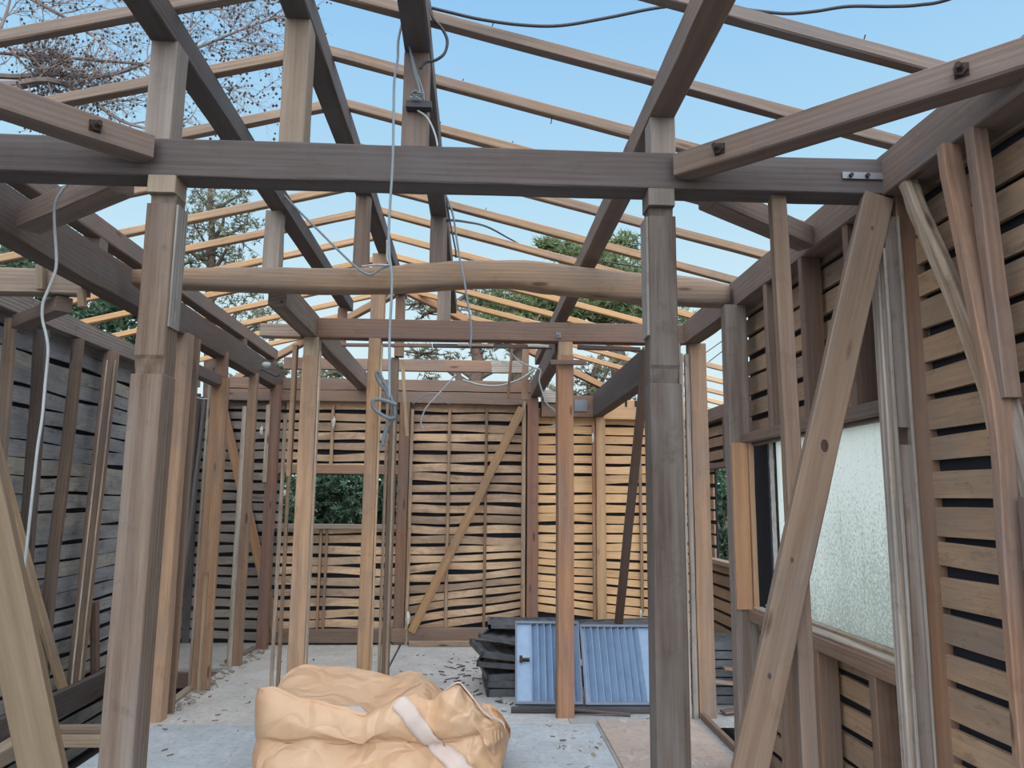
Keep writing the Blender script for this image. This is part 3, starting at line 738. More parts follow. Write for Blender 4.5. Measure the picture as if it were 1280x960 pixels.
# jamb at the inner doorway
jb = post('door jamb of grey and brown strips beside the orange-tan post', 484, 493, 600, 6.40, 0, 2.58, .09, (150, 126, 108), 'door_jamb', 'jamb')
side_strip(None, 479.5, 483, 600, 6.38, 0, 2.2, .03, (190, 164, 134), 'edge_strip', jb)
side_strip(None, 489, 492, 600, 6.385, 0, 2.2, .02, (206, 186, 160), 'edge_strip', jb)
slope_y('pale splintered batten leaning beside the coiled grey cables', (503, 451), (509, 545), 6.42, .03, .02, (222, 194, 150), 'batten', 'batten')
for (lb, x, y, z0, z1, w_, c_) in [
    ('tan strut on the third cross beam left of the hanging cable', -.705, YC+.05, 2.636, ZB['P2'], .095, (186, 148, 116)),
    ('grey-tan strut on the third cross beam below the central purlin', -.245, YC+.05, 2.636, ZB['P3'], .09, (166, 146, 128)),
    ('short strut far behind, carrying the end of the ridge purlin', -.665, 6.40, 2.585, ZB['P2'], .075, (170, 124, 92))]:
    lumber('roof_strut', lb, 'strut', (x, y, z0), (x, y, z1), w_, .09, c_, YU)
lumber('roof_strut', 'short reddish strut at the far end of the left purlin', 'strut', (-1.16, 6.45, ZP+.162), (-1.16, 6.45, ZB['P1']), .07, .08, (150, 112, 96), YU)
lumber('curtain_rail', 'thin brown rail hanging just under the third cross beam, left part', 'rail', pt(427, 431, Y=YC+.02), pt(540, 432, Y=YC+.02), .03, .022, (160, 126, 106), ZA)
lumber('curtain_rail', 'thin dark rail under the third cross beam, middle part', 'rail', pt(541, 432, Y=YC+.03), pt(690, 434, Y=YC+.03), .03, .028, (86, 76, 76), ZA)
lumber('curtain_rail', 'short pale strip on the rail under the third cross beam', 'rail', pt(572, 431, Y=YC-.0), pt(617, 431.5, Y=YC-.0), .02, .02, (196, 168, 140), ZA)
lumber('curtain_rail', 'white tape-like strip under the third cross beam near the middle post', 'rail', pt(660, 432, Y=YC-.0), pt(686, 433, Y=YC-.0), .02, .022, (206, 206, 200), ZA)
lumber('curtain_rail', 'dark rail under the right end of the third cross beam', 'rail', pt(722, 434, Y=YC+.03), pt(800, 437, Y=YC+.03), .03, .03, (92, 76, 72), ZA)

slope_x('dark leaning brace behind the nearest right post, rising to the third cross beam', (809, 436), (771, 800), 1.17, .09, .05, (118, 86, 68), 'diagonal_brace', 'brace')

# ================================================================== REAR WALL FRAMING
yr = YR
def rear(label, x0, x1, y, z0, z1, d, color, name='post', cat='post', mat=None, Yp=None):
    return post(label, x0, x1, y, Yp if Yp else yr-.0, z0, z1, d, color, name, cat, mat)
rp = rear('brown rear wall post right of the rear window opening', 497, 510, 600, .0, 2.37, .09, (154, 112, 84), Yp=YR-.01)
side_strip(None, 511, 515, 600, YR-.02, 0, 2.3, .04, (196, 166, 130), 'edge_strip', rp)
rr = rear('dark red rear wall post at the end of the right-hand roof beam', 659, 673, 600, .0, 2.44, .09, (156, 104, 80), Yp=YR-.01)
side_strip(None, 652, 657, 600, YR-.02, 0, 2.4, .04, (196, 160, 122), 'pale_strip', rr)
rq = rear('pale post on the bright part of the rear wall', 745.5, 757, 600, .0, 2.28, .09, (214, 168, 118), mat=FRESH)
side_strip(None, 740.5, 744, 600, YR-.01, 0, 2.2, .03, (186, 132, 96), 'edge_strip', rq)
rear('thin batten on the rear wall nearest the brown rear post', 558.5, 562.5, 600, .02, 2.32, .03, (180, 142, 106), 'batten', 'batten', Yp=YR+.05)
rear('thin batten on the rear wall crossed by the diagonal brace', 605.5, 609, 600, .02, 2.34, .03, (160, 124, 94), 'batten', 'batten', Yp=YR+.05)
rear('thin batten at the right of the bright rear wall', 799, 802.5, 600, .30, 2.2, .03, (186, 146, 108), 'batten', 'batten', Yp=YR+.05)
rear('short batten above the rear window with a dab of mortar', 413, 417, 540, 1.68, 2.34, .03, (190, 152, 116), 'batten', 'batten', Yp=YR+.05)
rear('short batten below the rear window, left of the pair', 397, 400, 720, .1, 1.12, .03, (176, 140, 106), 'batten', 'batten', Yp=YR+.05)
rear('short batten below the rear window, right of the pair', 404.5, 407.5, 720, .1, 1.12, .03, (160, 128, 100), 'batten', 'batten', Yp=YR+.05)
slope_y('long tan diagonal brace across the rear wall', (653, 510), (514, 790), YR-.02, .085, .03, (192, 146, 96), 'diagonal_brace', 'brace')
slope_y('diagonal brace on the left part of the rear wall between partition posts', (276, 500), (345, 790), YR-.01, .09, .03, (190, 142, 100), 'diagonal_brace', 'brace')
lumber('floor_sill', 'brown sill timber at the foot of the rear wall below the long brace', 'sill', (-.80, YR+.03, .09), (.60, YR+.03, .09), .1, .13, (156, 122, 96), ZA)
lumber('floor_sill', 'brown sill timber at the foot of the rear wall below the window', 'sill', (-2.0, YR+.03, .08), (-.82, YR+.03, .08), .1, .12, (140, 110, 88), ZA)
lumber('base_strip', 'low ledge strip in front of the rear sill', 'strip', (-.62, YR-.08, .025), (.40, YR-.08, .025), .06, .05, (176, 146, 116), ZA)
lumber('rear_plate', 'lower plate on top of the rear wall', 'beam', (-2.75, YR+.05, 2.435), (.62, YR+.05, 2.425), .1, .115, (150, 118, 96), ZA, wear=.006)
lumber('rear_plate', 'upper plate lying on the rear wall plate', 'beam', (-2.7, YR+.05, 2.555), (.60, YR+.05, 2.55), .1, .115, (164, 128, 104), ZA, wear=.006)
lumber('rear_rail', 'brown rail high above the rear wall with open sky below it', 'beam', (-1.98, YR+.05, 2.765), (.14, YR+.05, 2.765), .06, .12, (176, 138, 112), ZA)
lumber('rear_rail', 'white painted end of the rail above the rear wall', 'beam', (.145, YR+.05, 2.765), (.50, YR+.05, 2.765), .06, .125, (214, 214, 206), ZA, mat=OLD)
for (lb, x) in (('left', -1.3), ('middle', -.20), ('right', .44)):
    lumber('roof_strut', lb+' short upright joining the rear plate to the rail above it', 'strut', (x, YR+.06, 2.61), (x, YR+.06, 2.70), .06, .06, (140, 110, 92), YU)
rpl = lumber('rear_plate', 'plate over the bright rear wall with a grey patch on it', 'beam', (.66, YR+.04, 2.36), (1.19, YR+.04, 2.36), .1, .22, (166, 128, 100), ZA)
a = pt(726, 507, Y=YR-.02)
mb = MB(); mb.box((a.x-.065, YR-.025, a.z-.06), (a.x+.065, YR-.015, a.z+.06)); reparent(mb.build('metal_patch', STEEL), rpl)
wbd = lumber('white_board', 'white painted board beside the red rear post head', 'board', (.68, YR-.03, 2.455), (.87, YR-.03, 2.455), .02, .13, (220, 220, 212), ZA, mat=OLD); reparent(wbd, rpl)
o = lumber('rear_plate', 'pale slotted plate at the right end of the rear wall', 'beam', (1.30, YR+.04, 2.33), (2.28, YR+.04, 2.33), .1, .20, (222, 172, 118), ZA, mat=FRESH)
mb = MB()
for q in (1.52, 1.62, 1.76): mb.box((q, YR-.014, 2.36), (q+.022, YR-.008, 2.425))
mb.V = [o.matrix_basis.inverted() @ v for v in mb.V]; mb.build('slots', FELT_DARK, o)
slope_y('thin batten dangling from the middle of the third cross beam', (640, 436), (635, 498), YC+.6, .022, .02, (170, 130, 100), 'batten', 'batten')
slope_y('short reddish upright left of the right-hand roof beam', (657, 436), (656, 500), 7.0, .06, .04, (182, 136, 100), 'batten', 'batten')
# rear window
w2 = empty('window_2', None, None); w2['kind'] = 'structure'
lumber('head_rail', None, None, (RW[0]-.1, YR+.04, 1.69), (RW[1]+.04, YR+.04, 1.69), .08, .09, (170, 128, 100), ZA, parent=w2)
lumber('sill_rail', None, None, (RW[0]-.1, YR+.04, 1.125), (RW[1]+.04, YR+.04, 1.125), .08, .05, (160, 144, 126), ZA, parent=w2)
# lean-to at the right rear
lumber('wall_plate', 'plate on the lean-to wall seen between two right-hand posts', 'beam', (XW+.05, 5.3, 2.21), (XW+.05, YR, 2.21), .1, .12, C_BEAM, ZA)
w3 = empty('window_3', None, None); w3['kind'] = 'structure'
lumber('head_rail', None, None, (XW+.03, 5.85, 1.73), (XW+.03, 7.35, 1.73), .09, .05, (130, 108, 96), ZA, parent=w3)
lumber('sill_rail', None, None, (XW+.03, 5.85, .86), (XW+.03, 7.35, .86), .09, .04, (176, 150, 126), ZA, parent=w3)
lumber('stud', 'short stud above the lean-to window', 'stud', (XW+.03, 6.75, 1.76), (XW+.03, 6.75, 2.15), .05, .06, (120, 94, 80), XU)
lumber('stud', 'short stud below the lean-to window', 'stud', (XW+.03, 6.65, .0), (XW+.03, 6.65, .84), .05, .06, (120, 94, 80), XU)
lumber('stud', 'orange jamb stud at the near side of the lean-to window', 'stud', (XW+.0, 5.86, .0), (XW+.0, 5.86, 2.15), .06, .06, (206, 140, 92), XU)
for i, y in enumerate((5.75, 6.2, 6.65, 7.1, 7.55)):
    lumber('rafter', ['nearest', 'second', 'third', 'fourth', 'farthest'][i]+' thin rafter of the low lean-to roof on the right', 'rafter', (1.52, y, 2.50), (2.75, y, 2.22), .035, .04, (214, 176, 130), ZA, mat=FRESH)
lumber('edge_batten', 'narrow batten on the floor along the right-hand post line', 'batten', (XR+.03, 3.9, .02), (XR+.05, 5.2, .02), .03, .045, (140, 112, 92), ZA)

# ================================================================== RAFTERS
ords = ['first', 'second', 'third', 'fourth', 'fifth', 'sixth', 'seventh', 'eighth', 'ninth', 'tenth', 'eleventh', 'twelfth', 'thirteenth']
RY = [2.13, 2.56, 2.98, 3.41, 3.86, 4.33, 4.75, 5.22, 5.70, 6.18, 6.62, 7.05, 7.5]
SL = .25; ZR = 3.215+.022; xr = -.665
def zroof(x): return ZR-SL*abs(x-xr)
for i, y in enumerate(RY):
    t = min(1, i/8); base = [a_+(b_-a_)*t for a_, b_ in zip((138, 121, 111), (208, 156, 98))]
    xs = xr+max(0, y-6.5); xl = xr-max(0, y-6.5)
    xe = 1.62; 
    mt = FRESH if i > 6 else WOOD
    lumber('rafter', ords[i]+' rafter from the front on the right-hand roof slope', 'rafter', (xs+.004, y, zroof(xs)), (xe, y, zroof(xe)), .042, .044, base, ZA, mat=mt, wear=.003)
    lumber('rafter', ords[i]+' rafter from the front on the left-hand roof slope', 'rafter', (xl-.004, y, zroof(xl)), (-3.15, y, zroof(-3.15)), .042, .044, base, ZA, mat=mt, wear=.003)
rafts = {o['label']: o for o in bpy.data.objects if o.get('category') == 'rafter'}
for (i, side, frac, h_) in ((1, 'right', .30, .03), (2, 'right', .42, -.03), (2, 'right', .25, .02), (0, 'right', .80, .03), (1, 'right', .83, .025), (3, 'right', .35, .02), (3, 'right', .2, .02), (5, 'right', .3, .02), (2, 'left', .3, .02), (3, 'left', .5, .02)):
    r_ = rafts[ords[i]+' rafter from the front on the '+side+'-hand roof slope']; L_ = max(v.co.x for v in r_.data.vertices)
    sg = 1 if h_ > 0 else -1
    Vn, Fn = tube_mesh([Vector((L_*frac, 0, sg*.015)), Vector((L_*frac+.003, .001, sg*.022+h_))], .0022, 5); mesh_obj('nail', Vn, Fn, RUST, r_)
lumber('hip_rafter', 'hip rafter falling from the ridge end to the right rear corner', 'rafter', (xr+.02, 6.53, 3.20), (1.45, 8.6, 2.68), .05, .07, (196, 140, 92), ZA, mat=FRESH)
lumber('hip_rafter', 'hip rafter falling from the ridge end to the left rear corner', 'rafter', (xr-.02, 6.53, 3.20), (-2.75, 8.6, 2.68), .05, .07, (176, 134, 98), ZA, mat=FRESH)

# ================================================================== THINGS ON THE FLOOR
mb = MB(); mb.box((.80, 3.3, .001), (1.42, 5.16, .014))
ply = mb.build('plywood_sheet', FLOOR, None, (176, 156, 142)); tag(ply, 'brown plywood sheet lying on the floor in front of the shutters', 'board')

# louvred / ribbed blue shutter leaves
SHUTF = plain('grey_shutter_frame', (112, 122, 138), .5, .3)
def shutter(label, P00, P10, P01, ribs, flat_left, flat_right, seed):
    """P00 bottom left, P10 bottom right, P01 top left"""
    P00, P10, P01 = Vector(P00), Vector(P10), Vector(P01)
    ux = (P10-P00); L = ux.length; ux.normalize(); uy = P01-P00; Hh = uy.length; uy = (uy-ux*uy.dot(ux)).normalized(); nz = ux.cross(uy)
    M = Matrix((ux, uy, nz)).transposed().to_4x4(); M.translation = P00
    t = empty('metal_shutter', label, 'shutter', (0, 0, 0)); t.matrix_basis = M
    b = MB(); f = .012
    b.box((0, 0, -.012), (L, .018, .018)); b.box((0, Hh-.018, -.012), (L, Hh, .018)); b.box((0, 0, -.012), (f, Hh, .016)); b.box((L-f, 0, -.012), (L, Hh, .016))
    b.build('frame', SHUTF, t)
    b = MB(); b.box((f, .018, -.006), (f+flat_left, Hh-.018, -.001)); b.build('flat_panel', SHUT, t)
    if flat_right:
        b = MB(); b.box((L-f-flat_right, .018, -.006), (L-f, Hh-.018, -.001)); b.build('flat_panel', SHUT, t)
    # ribbed sheet: saw-tooth folds
    x0 = f+flat_left; x1 = L-f-flat_right; V = []; Fc = []; p = (x1-x0)/ribs
    prof = []
    for i in range(ribs):
        a_ = x0+i*p; prof += [(a_, .016), (a_+p*.07, .016), (a_+p*.10, -.030), (a_+p*.24, -.032), (a_+p*.98, .008)]
    prof.append((x1, .012))
    for (x, z) in prof: V += [(x, .018, z), (x, Hh-.018, z)]
    for i in range(len(prof)-1): Fc.append((2*i, 2*i+2, 2*i+3, 2*i+1))
    o = mesh_obj('ribbed_sheet', V, Fc, SHUT, t); sm = o.modifiers.new('s', 'SOLIDIFY'); sm.thickness = .002
    return t
bl = pt(645, 889, Z=.02)
s1 = shutter('pale blue ribbed metal shutter leaning behind the reddish post, left leaf with a latch', (bl.x, 5.46, .03), (bl.x+.46, 5.44, .03), (bl.x+.02, 5.80, .52), 7, .10, .0, 1)
b = MB(); b.box((.03, .30, .0), (.10, .315, .03)); b.box((.03, .285, .02), (.05, .33, .035)); b.build('latch', RUST, s1)
s2 = shutter('pale blue ribbed metal shutter, right leaf beside the nearest right post', (bl.x+.475, 5.43, .03), (bl.x+1.02, 5.42, .03), (bl.x+.455, 5.77, .50), 8, .02, .11, 2)
lumber('bottom_rail', 'dark splintered lath lying under the blue shutters', 'lath', (bl.x+.38, 5.33, .03), (bl.x+.75, 5.28, .012), .03, .015, (100, 76, 66), ZA)
lumber('bottom_rail', 'long dark rail under the bottom edge of the blue shutters', 'rail', (bl.x-.03, 5.38, .018), (bl.x+1.05, 5.36, .018), .05, .03, (70, 68, 74), ZA)

def dark_frame(label, c, L, W, t, rz, rx, ry, group=None):
    """a folded storm-shutter panel: channel frame with ribs"""
    M = Matrix.Translation(c) @ Matrix.Rotation(rz, 4, 'Z') @ Matrix.Rotation(ry, 4, 'Y') @ Matrix.Rotation(rx, 4, 'X')
    o = empty('dark_shutter', label, 'shutter', (0, 0, 0), group); o.matrix_basis = M
    b = MB(); e = .02
    b.box((-L/2, -W/2, 0), (L/2, -W/2+e, t)); b.box((-L/2, W/2-e, 0), (L/2, W/2, t)); b.box((-L/2, -W/2, 0), (-L/2+e, W/2, t)); b.box((L/2-e, -W/2, 0), (L/2, W/2, t))
    b.build('frame', DARKM, o)
    V = []; Fc = []; n_ = 12
    for i in range(n_+1):
        x = -L/2+e+(L-2*e)*i/n_; z = t*.3+(t*.4 if i % 2 else 0); V += [(x, -W/2+e, z), (x, W/2-e, z)]
    for i in range(n_): Fc.append((2*i, 2*i+2, 2*i+3, 2*i+1))
    r = mesh_obj('ribbed_sheet', V, Fc, DARKM, o); sm = r.modifiers.new('s', 'SOLIDIFY'); sm.thickness = .002
    return o
DF = [('flat on the floor at the bottom of the left heap', (.36, 6.10, .002), .55, .6, .05, .05, 0, 0),
      ('second from the bottom of the left heap', (.38, 6.10, .055), .55, .58, .05, -.06, 0, .01),
      ('third from the bottom of the left heap', (.35, 6.12, .112), .56, .58, .045, .10, 0, -.03),
      ('fourth from the bottom of the left heap, jutting out', (.34, 6.10, .175), .58, .5, .04, -.12, 0, .05),
      ('curved and jutting left near the top of the left heap', (.30, 6.02, .245), .6, .42, .04, .22, .05, .16),
      ('slanting on top of the left heap', (.36, 6.08, .345), .55, .45, .03, -.30, 0, .14),
      ('topmost on the left heap, nearly level', (.42, 6.25, .43), .62, .4, .03, .0, 0, .01)]
for d_ in DF: dark_frame('dark grey metal shutter '+d_[0], Vector(d_[1]), *d_[2:])
dark_frame('long dark metal shutter edge lying behind the blue leaves', Vector((1.03, 6.30, .40)), .95, .5, .03, .0, .0, -.03)
dark_frame('dark metal shutter under the long one behind the blue leaves', Vector((1.00, 6.35, .32)), .95, .5, .03, .03, .0, 0)
dark_frame('dark metal shutter low behind the blue leaves', Vector((1.00, 6.35, .20)), .95, .5, .05, -.02, .0, 0)
dark_frame('dark metal shutter flat on the floor behind the blue leaves', Vector((1.00, 6.35, .002)), .95, .5, .05, .02, .0, 0)
RS = [('lowest in the right-hand stack', .10), ('second in the right-hand stack', .16), ('third in the right-hand stack', .22), ('fourth in the right-hand stack', .28), ('fifth in the right-hand stack', .34),
      ('sixth in the right-hand stack', .40), ('topmost in the right-hand stack', .46)]
for i, (lb, z) in enumerate(RS):
    dark_frame('dark metal shutter '+lb+' seen past the right-hand posts', Vector((1.80+.02*math.sin(i*3), 5.75, z-.09)), .55, .4, .05, .05*math.sin(i*2.1), 0, 0)
lumber('loose_board', 'pale loose board lying aslant in front of the right-hand stack', 'board', (1.60, 5.38, .20), (1.95, 5.42, .16), .10, .012, (176, 150, 130), ZA)
lumber('loose_board', 'broken brown board low in front of the right-hand stack', 'board', (1.66, 5.30, .02), (2.0, 5.36, .05), .08, .012, (120, 96, 84), ZA)
lumber('loose_board', 'small pale board leaning on the right-hand stack', 'board', (1.72, 5.45, .27), (2.0, 5.44, .24), .09, .012, (150, 122, 104), ZA)
lumber('loose_board', 'thin dark offcut near the foot of the big diagonal brace', 'board', (1.28, 3.75, .012), (1.42, 3.95, .02), .04, .012, (110, 100, 98), ZA)

# litter
def litter(nm, label, area, n_, smin, smax, col, mat):
    b = MB(); q = random.Random(len(nm)+n_)
    for i in range(n_):
        x, y = area(q); L = q.uniform(smin, smax); w_ = L*q.uniform(.08, .3); a_ = q.uniform(0, math.pi)
        M = Matrix.Translation((x, y, .004)) @ Matrix.Rotation(a_, 4, 'Z') @ Matrix.Rotation(q.uniform(-.1, .1), 4, 'Y')
        b.obox(M, (-L/2, -w_/2, 0), (L/2, w_/2, q.uniform(.002, .007)))
    o = b.build(nm, mat, None, col); tag(o, label, 'debris', None, 'stuff'); return o
litter('wood_chips', 'dark wood chips and dust scattered over the middle of the floor', lambda q: (q.uniform(-2.0, 1.4), q.uniform(3.9, 7.6)), 200, .008, .045, (120, 104, 92), WOOD)
litter('bark_litter', 'dark shreds lying around the left heap of shutters', lambda q: (q.gauss(.0, .22), q.gauss(6.5, .4)), 70, .02, .09, (88, 78, 74), WOOD)
litter('pale_splinters', 'pale splinters on the floor near the reddish post', lambda q: (q.gauss(.66, .12), q.gauss(4.85, .3)), 34, .008, .035, (186, 172, 142), WOOD)
litter('edge_rubble', 'rubble along the left edge of the main floor', lambda q: (q.gauss(-2.0, .05), q.uniform(5.4, 7.6)), 260, .01, .05, (170, 158, 144), WOOD)

# ================================================================== BAG
from mathutils.bvhtree import BVHTree
def interp(tab, x):
    if x <= tab[0][0]: return tab[0][1]
    for (a, b), (c, d) in zip(tab, tab[1:]):
        if x <= c: t = (x-a)/(c-a); t = t*t*(3-2*t)*.4+t*.6; return b+(d-b)*t
    return tab[-1][1]
BX0, BX1, BYC = -1.03, .145, 4.12
ZFt = [(-1.03, .545), (-.90, .53), (-.74, .475), (-.58, .425), (-.50, .40), (-.44, .435), (-.34, .485), (-.26, .505), (-.20, .475), (-.14, .50), (-.06, .53), (-.02, .50), (.05, .40), (.10, .33), (.145, .16)]
ZBt = [(-1.03, .50), (-.9, .50), (-.7, .485), (-.55, .475), (-.40, .44), (-.2, .40), (0, .34), (.145, .2)]
def tri(x): x = x % 1.; return abs(2*x-1)*2-1
CR = []
qr = random.Random(5)
for i in range(9):
    a = qr.uniform(0, math.pi); e = qr.uniform(-.5, .5)
    CR.append((Vector((math.cos(a)*math.cos(e), math.sin(e)*.6, math.sin(a)*math.cos(e))), qr.uniform(.16, .42), qr.random()))
NS, NTt = 190, 170
V = []
for i in range(NS+1):
    s = i/NS; c = -math.cos(s*math.pi)           # -1..1
    x = (BX0+BX1)/2+(BX1-BX0)/2*math.copysign(abs(c)**.80, c)
    k = max(0, 1-abs(c)**5)**(1/3.2)
    zf = interp(ZFt, x); zb = interp(ZBt, x)
    prof = [(3.82, -.0), (3.70, .03), (3.66, .12), (3.69, .22), (3.745, .30), (3.715, .335), (3.70, zf-.09), (3.735, zf-.015), (3.77, zf), (3.82, zf-.03), (3.93, (zf+zb)/2-.075), (4.18, (zf+zb)/2-.06), (4.42, zb-.01), (4.50, zb-.02), (4.60, .28), (4.62, .12), (4.55, .0)]
    for p_ in range(NTt+1):
        u = p_/NTt*(len(prof)-1); j = min(int(u), len(prof)-2); f = u-j
        a, b = prof[j], prof[j+1]; p0 = prof[max(j-1, 0)]; p3 = prof[min(j+2, len(prof)-1)]
        y, z = [.5*((2*a[q])+(b[q]-p0[q])*f+(2*p0[q]-5*a[q]+4*b[q]-p3[q])*f*f+(3*a[q]-p0[q]-3*b[q]+p3[q])*f**3) for q in (0, 1)]
        z = max(z, 0)
        y = BYC+(y-BYC)*(.25+.75*k); z = z*(.80+.20*k)
        P = Vector((x, y, z)); wv_ = noise.noise_vector(P*2.2)*.12
        right = min(1, max(0, (x+.50)/.3)); up_ = min(1, z/.1)
        amp = .012+.022*right
        d = 0
        for (n_, lam, ph) in CR: d += tri((P+wv_).dot(n_)/lam+ph)*lam*1.6
        d = d*amp/1.1
        d += .010*noise.noise(P*5)+.004*right*tri((x*.8+z*1.1+noise.noise(P*3)*.12)/.075)
        od = Vector((c*.5*(1-k)+.0, (y-BYC)*1.2, .55 if z > .3 else .05)); od.normalize()
        P = P+od*d*up_
        P.z = max(P.z, .001); V.append(P)
Fc = []
for i in range(NS):
    for j in range(NTt):
        a = i*(NTt+1)+j; Fc.append((a, a+NTt+1, a+NTt+2, a+1))
Fc.append(tuple(range(NTt+1))); 
O = Vector((-.45, 4.12, 0))
bag = empty('bulk_bag', 'large crumpled peach woven bulk bag with white straps on the floor in the foreground', 'bag', O)
body = mesh_obj('bag_body', [v-O for v in V], Fc, BAG, bag, None, None, True)
bvh = BVHTree.FromPolygons([tuple(v) for v in V], [f for f in Fc if len(f) == 4])
def strap(nm, path, wd, mat=STRAP, lift_=.008, fit=True):
    C0 = Vector((0, 0, H)); L_, R_ = [], []
    hits = []
    for (px, py) in path:
        r = (fw + (px-640)/F*RT + (480-py)/F*UP).normalized()
        h_ = bvh.ray_cast(C0, r)
        if h_[0] is None: continue
        nn = h_[1] if h_[1].dot(r) < 0 else -h_[1]
        hits.append((h_[0], nn))
    P = smooth_path([h_[0] for h_ in hits], 6)
    V2 = []; F2 = []
    for i, p in enumerate(P):
        d = (P[min(i+1, len(P)-1)]-P[max(i-1, 0)]).normalized(); q = i/6; j = min(int(q), len(hits)-2); nn = hits[j][1].lerp(hits[j+1][1], q-j).normalized()
        cdir = d.cross(nn).normalized()
        row = []
        for e in (-.5, -.25, 0, .25, .5):
            w_ = p+cdir*wd*e
            cl = bvh.find_nearest(w_)
            n2 = cl[1] if cl[1].dot(nn) > 0 else -cl[1]
            row.append(cl[0]+n2*lift_ if fit and (cl[0]-w_).length < .04 else w_+nn*lift_)
        V2 += row
    for i in range(len(P)-1):
        for e in range(4): F2.append((i*5+e, i*5+e+1, i*5+e+6, i*5+e+5))
    o = mesh_obj(nm, [v-O for v in V2], F2, mat, bag, None, None, True)
    sm = o.modifiers.new('s', 'SOLIDIFY'); sm.thickness = .005; sm.offset = 0
    return o
strap('strap', [(497, 877), (508, 887), (518, 900), (528, 913), (540, 926), (552, 938), (566, 950), (580, 962), (592, 975)], .078)
def drape(nm, XY, wd, mat=STRAP, lift_=.009):
    pl = smooth_path([Vector((x, y, 0)) for x, y in XY], 5); V2 = []; F2 = []
    for i, p in enumerate(pl):
        d = (pl[min(i+1, len(pl)-1)]-pl[max(i-1, 0)]).normalized(); c_ = Vector((d.y, -d.x, 0))
        for e in (-.5, -.25, 0, .25, .5):
            w_ = p+c_*wd*e; h_ = bvh.ray_cast(Vector((w_.x, w_.y, 2)), Vector((0, 0, -1)))
            V2.append(Vector((w_.x, w_.y, (h_[0].z if h_[0] else .1)+lift_)))
    for _ in range(3):
        for i in range(1, len(pl)-1):
            for e in range(5): V2[i*5+e].z = max(V2[i*5+e].z, (V2[i*5-5+e].z+V2[i*5+5+e].z)/2)
    for i in range(len(pl)-1):
        for e in range(4): F2.append((i*5+e, i*5+e+1, i*5+e+6, i*5+e+5))
    o = mesh_obj(nm, [v-O for v in V2], F2, mat, bag, None, None, True)
    sm = o.modifiers.new('s', 'SOLIDIFY'); sm.thickness = .005; sm.offset = 0
drape('strap', [(-.17, 3.86), (-.11, 3.82), (-.05, 3.80), (.0, 3.79), (.05, 3.79), (.085, 3.80)], .055, STRAP, .014)
drape('inner_fabric', [(-.58, 4.0), (-.54, 3.93), (-.505, 3.87), (-.49, 3.81)], .075)
# loose handle loop on the right
P = smooth_path([pt(612, 896, Y=3.98), pt(622, 900, Y=3.96), pt(630, 907, Y=3.93), pt(629, 922, Y=3.92), pt(625, 936, Y=3.93)], 5)
V2 = []; F2 = []
for i, p in enumerate(P): V2 += [p-O+Vector((0, -.022, 0)), p-O+Vector((0, .022, 0))]
for i in range(len(P)-1): F2.append((2*i, 2*i+1, 2*i+3, 2*i+2))
o = mesh_obj('handle_loop', V2, F2, STRAP, bag); sm = o.modifiers.new('s', 'SOLIDIFY'); sm.thickness = .005
# folded lip along the left rim
lipP = []
for k in range(12):
    x_ = -.98+.045*k; best = None
    for yy in (3.74, 3.75, 3.76, 3.77, 3.78, 3.79, 3.80):
        h_ = bvh.ray_cast(Vector((x_, yy, 2)), Vector((0, 0, -1)))
        if h_[0] and (best is None or h_[0].z > best.z): best = h_[0]
    lipP.append(best+Vector((0, 0, -.002)))
V2, F2 = tube_mesh(smooth_path(lipP, 3), .011, 8)
o = mesh_obj('folded_lip', [v-O for v in V2], F2, BAG, bag, None, None, True)

# ================================================================== CABLES
def cpath(L, Y): return [pt(x, y, Y=(Y if not isinstance(Y, (list, tuple)) else Y[i])) for i, (x, y) in enumerate(L)]
cable('long grey cable hanging straight down in front of the tie beam and log beam', cpath([(504, 22), (498, 50), (497, 75), (493, 100), (492, 140), (491, 200), (488, 250), (486, 290), (487, 320), (490, 345), (489, 380), (487, 420), (487, 470), (487, 498)], 2.50), .0048, GREYCABLE)
cable('black cable sagging across the sky from the central purlin to the right purlin', cpath([(540, 10), (565, 16), (600, 24), (650, 31), (700, 32), (760, 22), (820, 10), (880, 4), (905, 6)], 2.5), .006, RUBBER)
cable('dark cable crossing the sky at the upper right', cpath([(905, 8), (950, 14), (985, 17), (1020, 14), (1060, 8), (1110, 8), (1150, 6), (1195, -4), (1330, -60), (1500, -150)], [2.5, 2.45, 2.4, 2.35, 2.3, 2.25, 2.2, 2.1, 1.9, 1.6]), .006, RUBBER)
cable('dark cable looping out from the central purlin beside the first long cable', cpath([(536, 0), (541, 22), (552, 35), (559, 50), (556, 66), (545, 75), (532, 78), (525, 86)], 2.5), .0055, RUBBER)
for i, L in enumerate([[(505, 28), (512, 60), (518, 90), (525, 115), (526, 128)], [(508, 45), (516, 75), (522, 100), (528, 126)], [(511, 55), (519, 85), (528, 112), (530, 126)]]):
    cable(['left wire', 'middle wire', 'right wire'][i]+' of the three running down the first strut to the junction box', cpath(L, 2.54), .0032, GREYCABLE, group=None)
cable('thin pale wire leaving the junction box downwards', cpath([(522, 138), (533, 146), (540, 158), (545, 172), (547, 183)], 2.55), .0035, WHITECABLE)
a = pt(524, 134, Y=2.56)
mb = MB(); mb.box((a.x-.045, 2.535, a.z-.012), (a.x+.045, 2.573, a.z+.012)); jb_ = mb.build('junction_box', RUBBER)

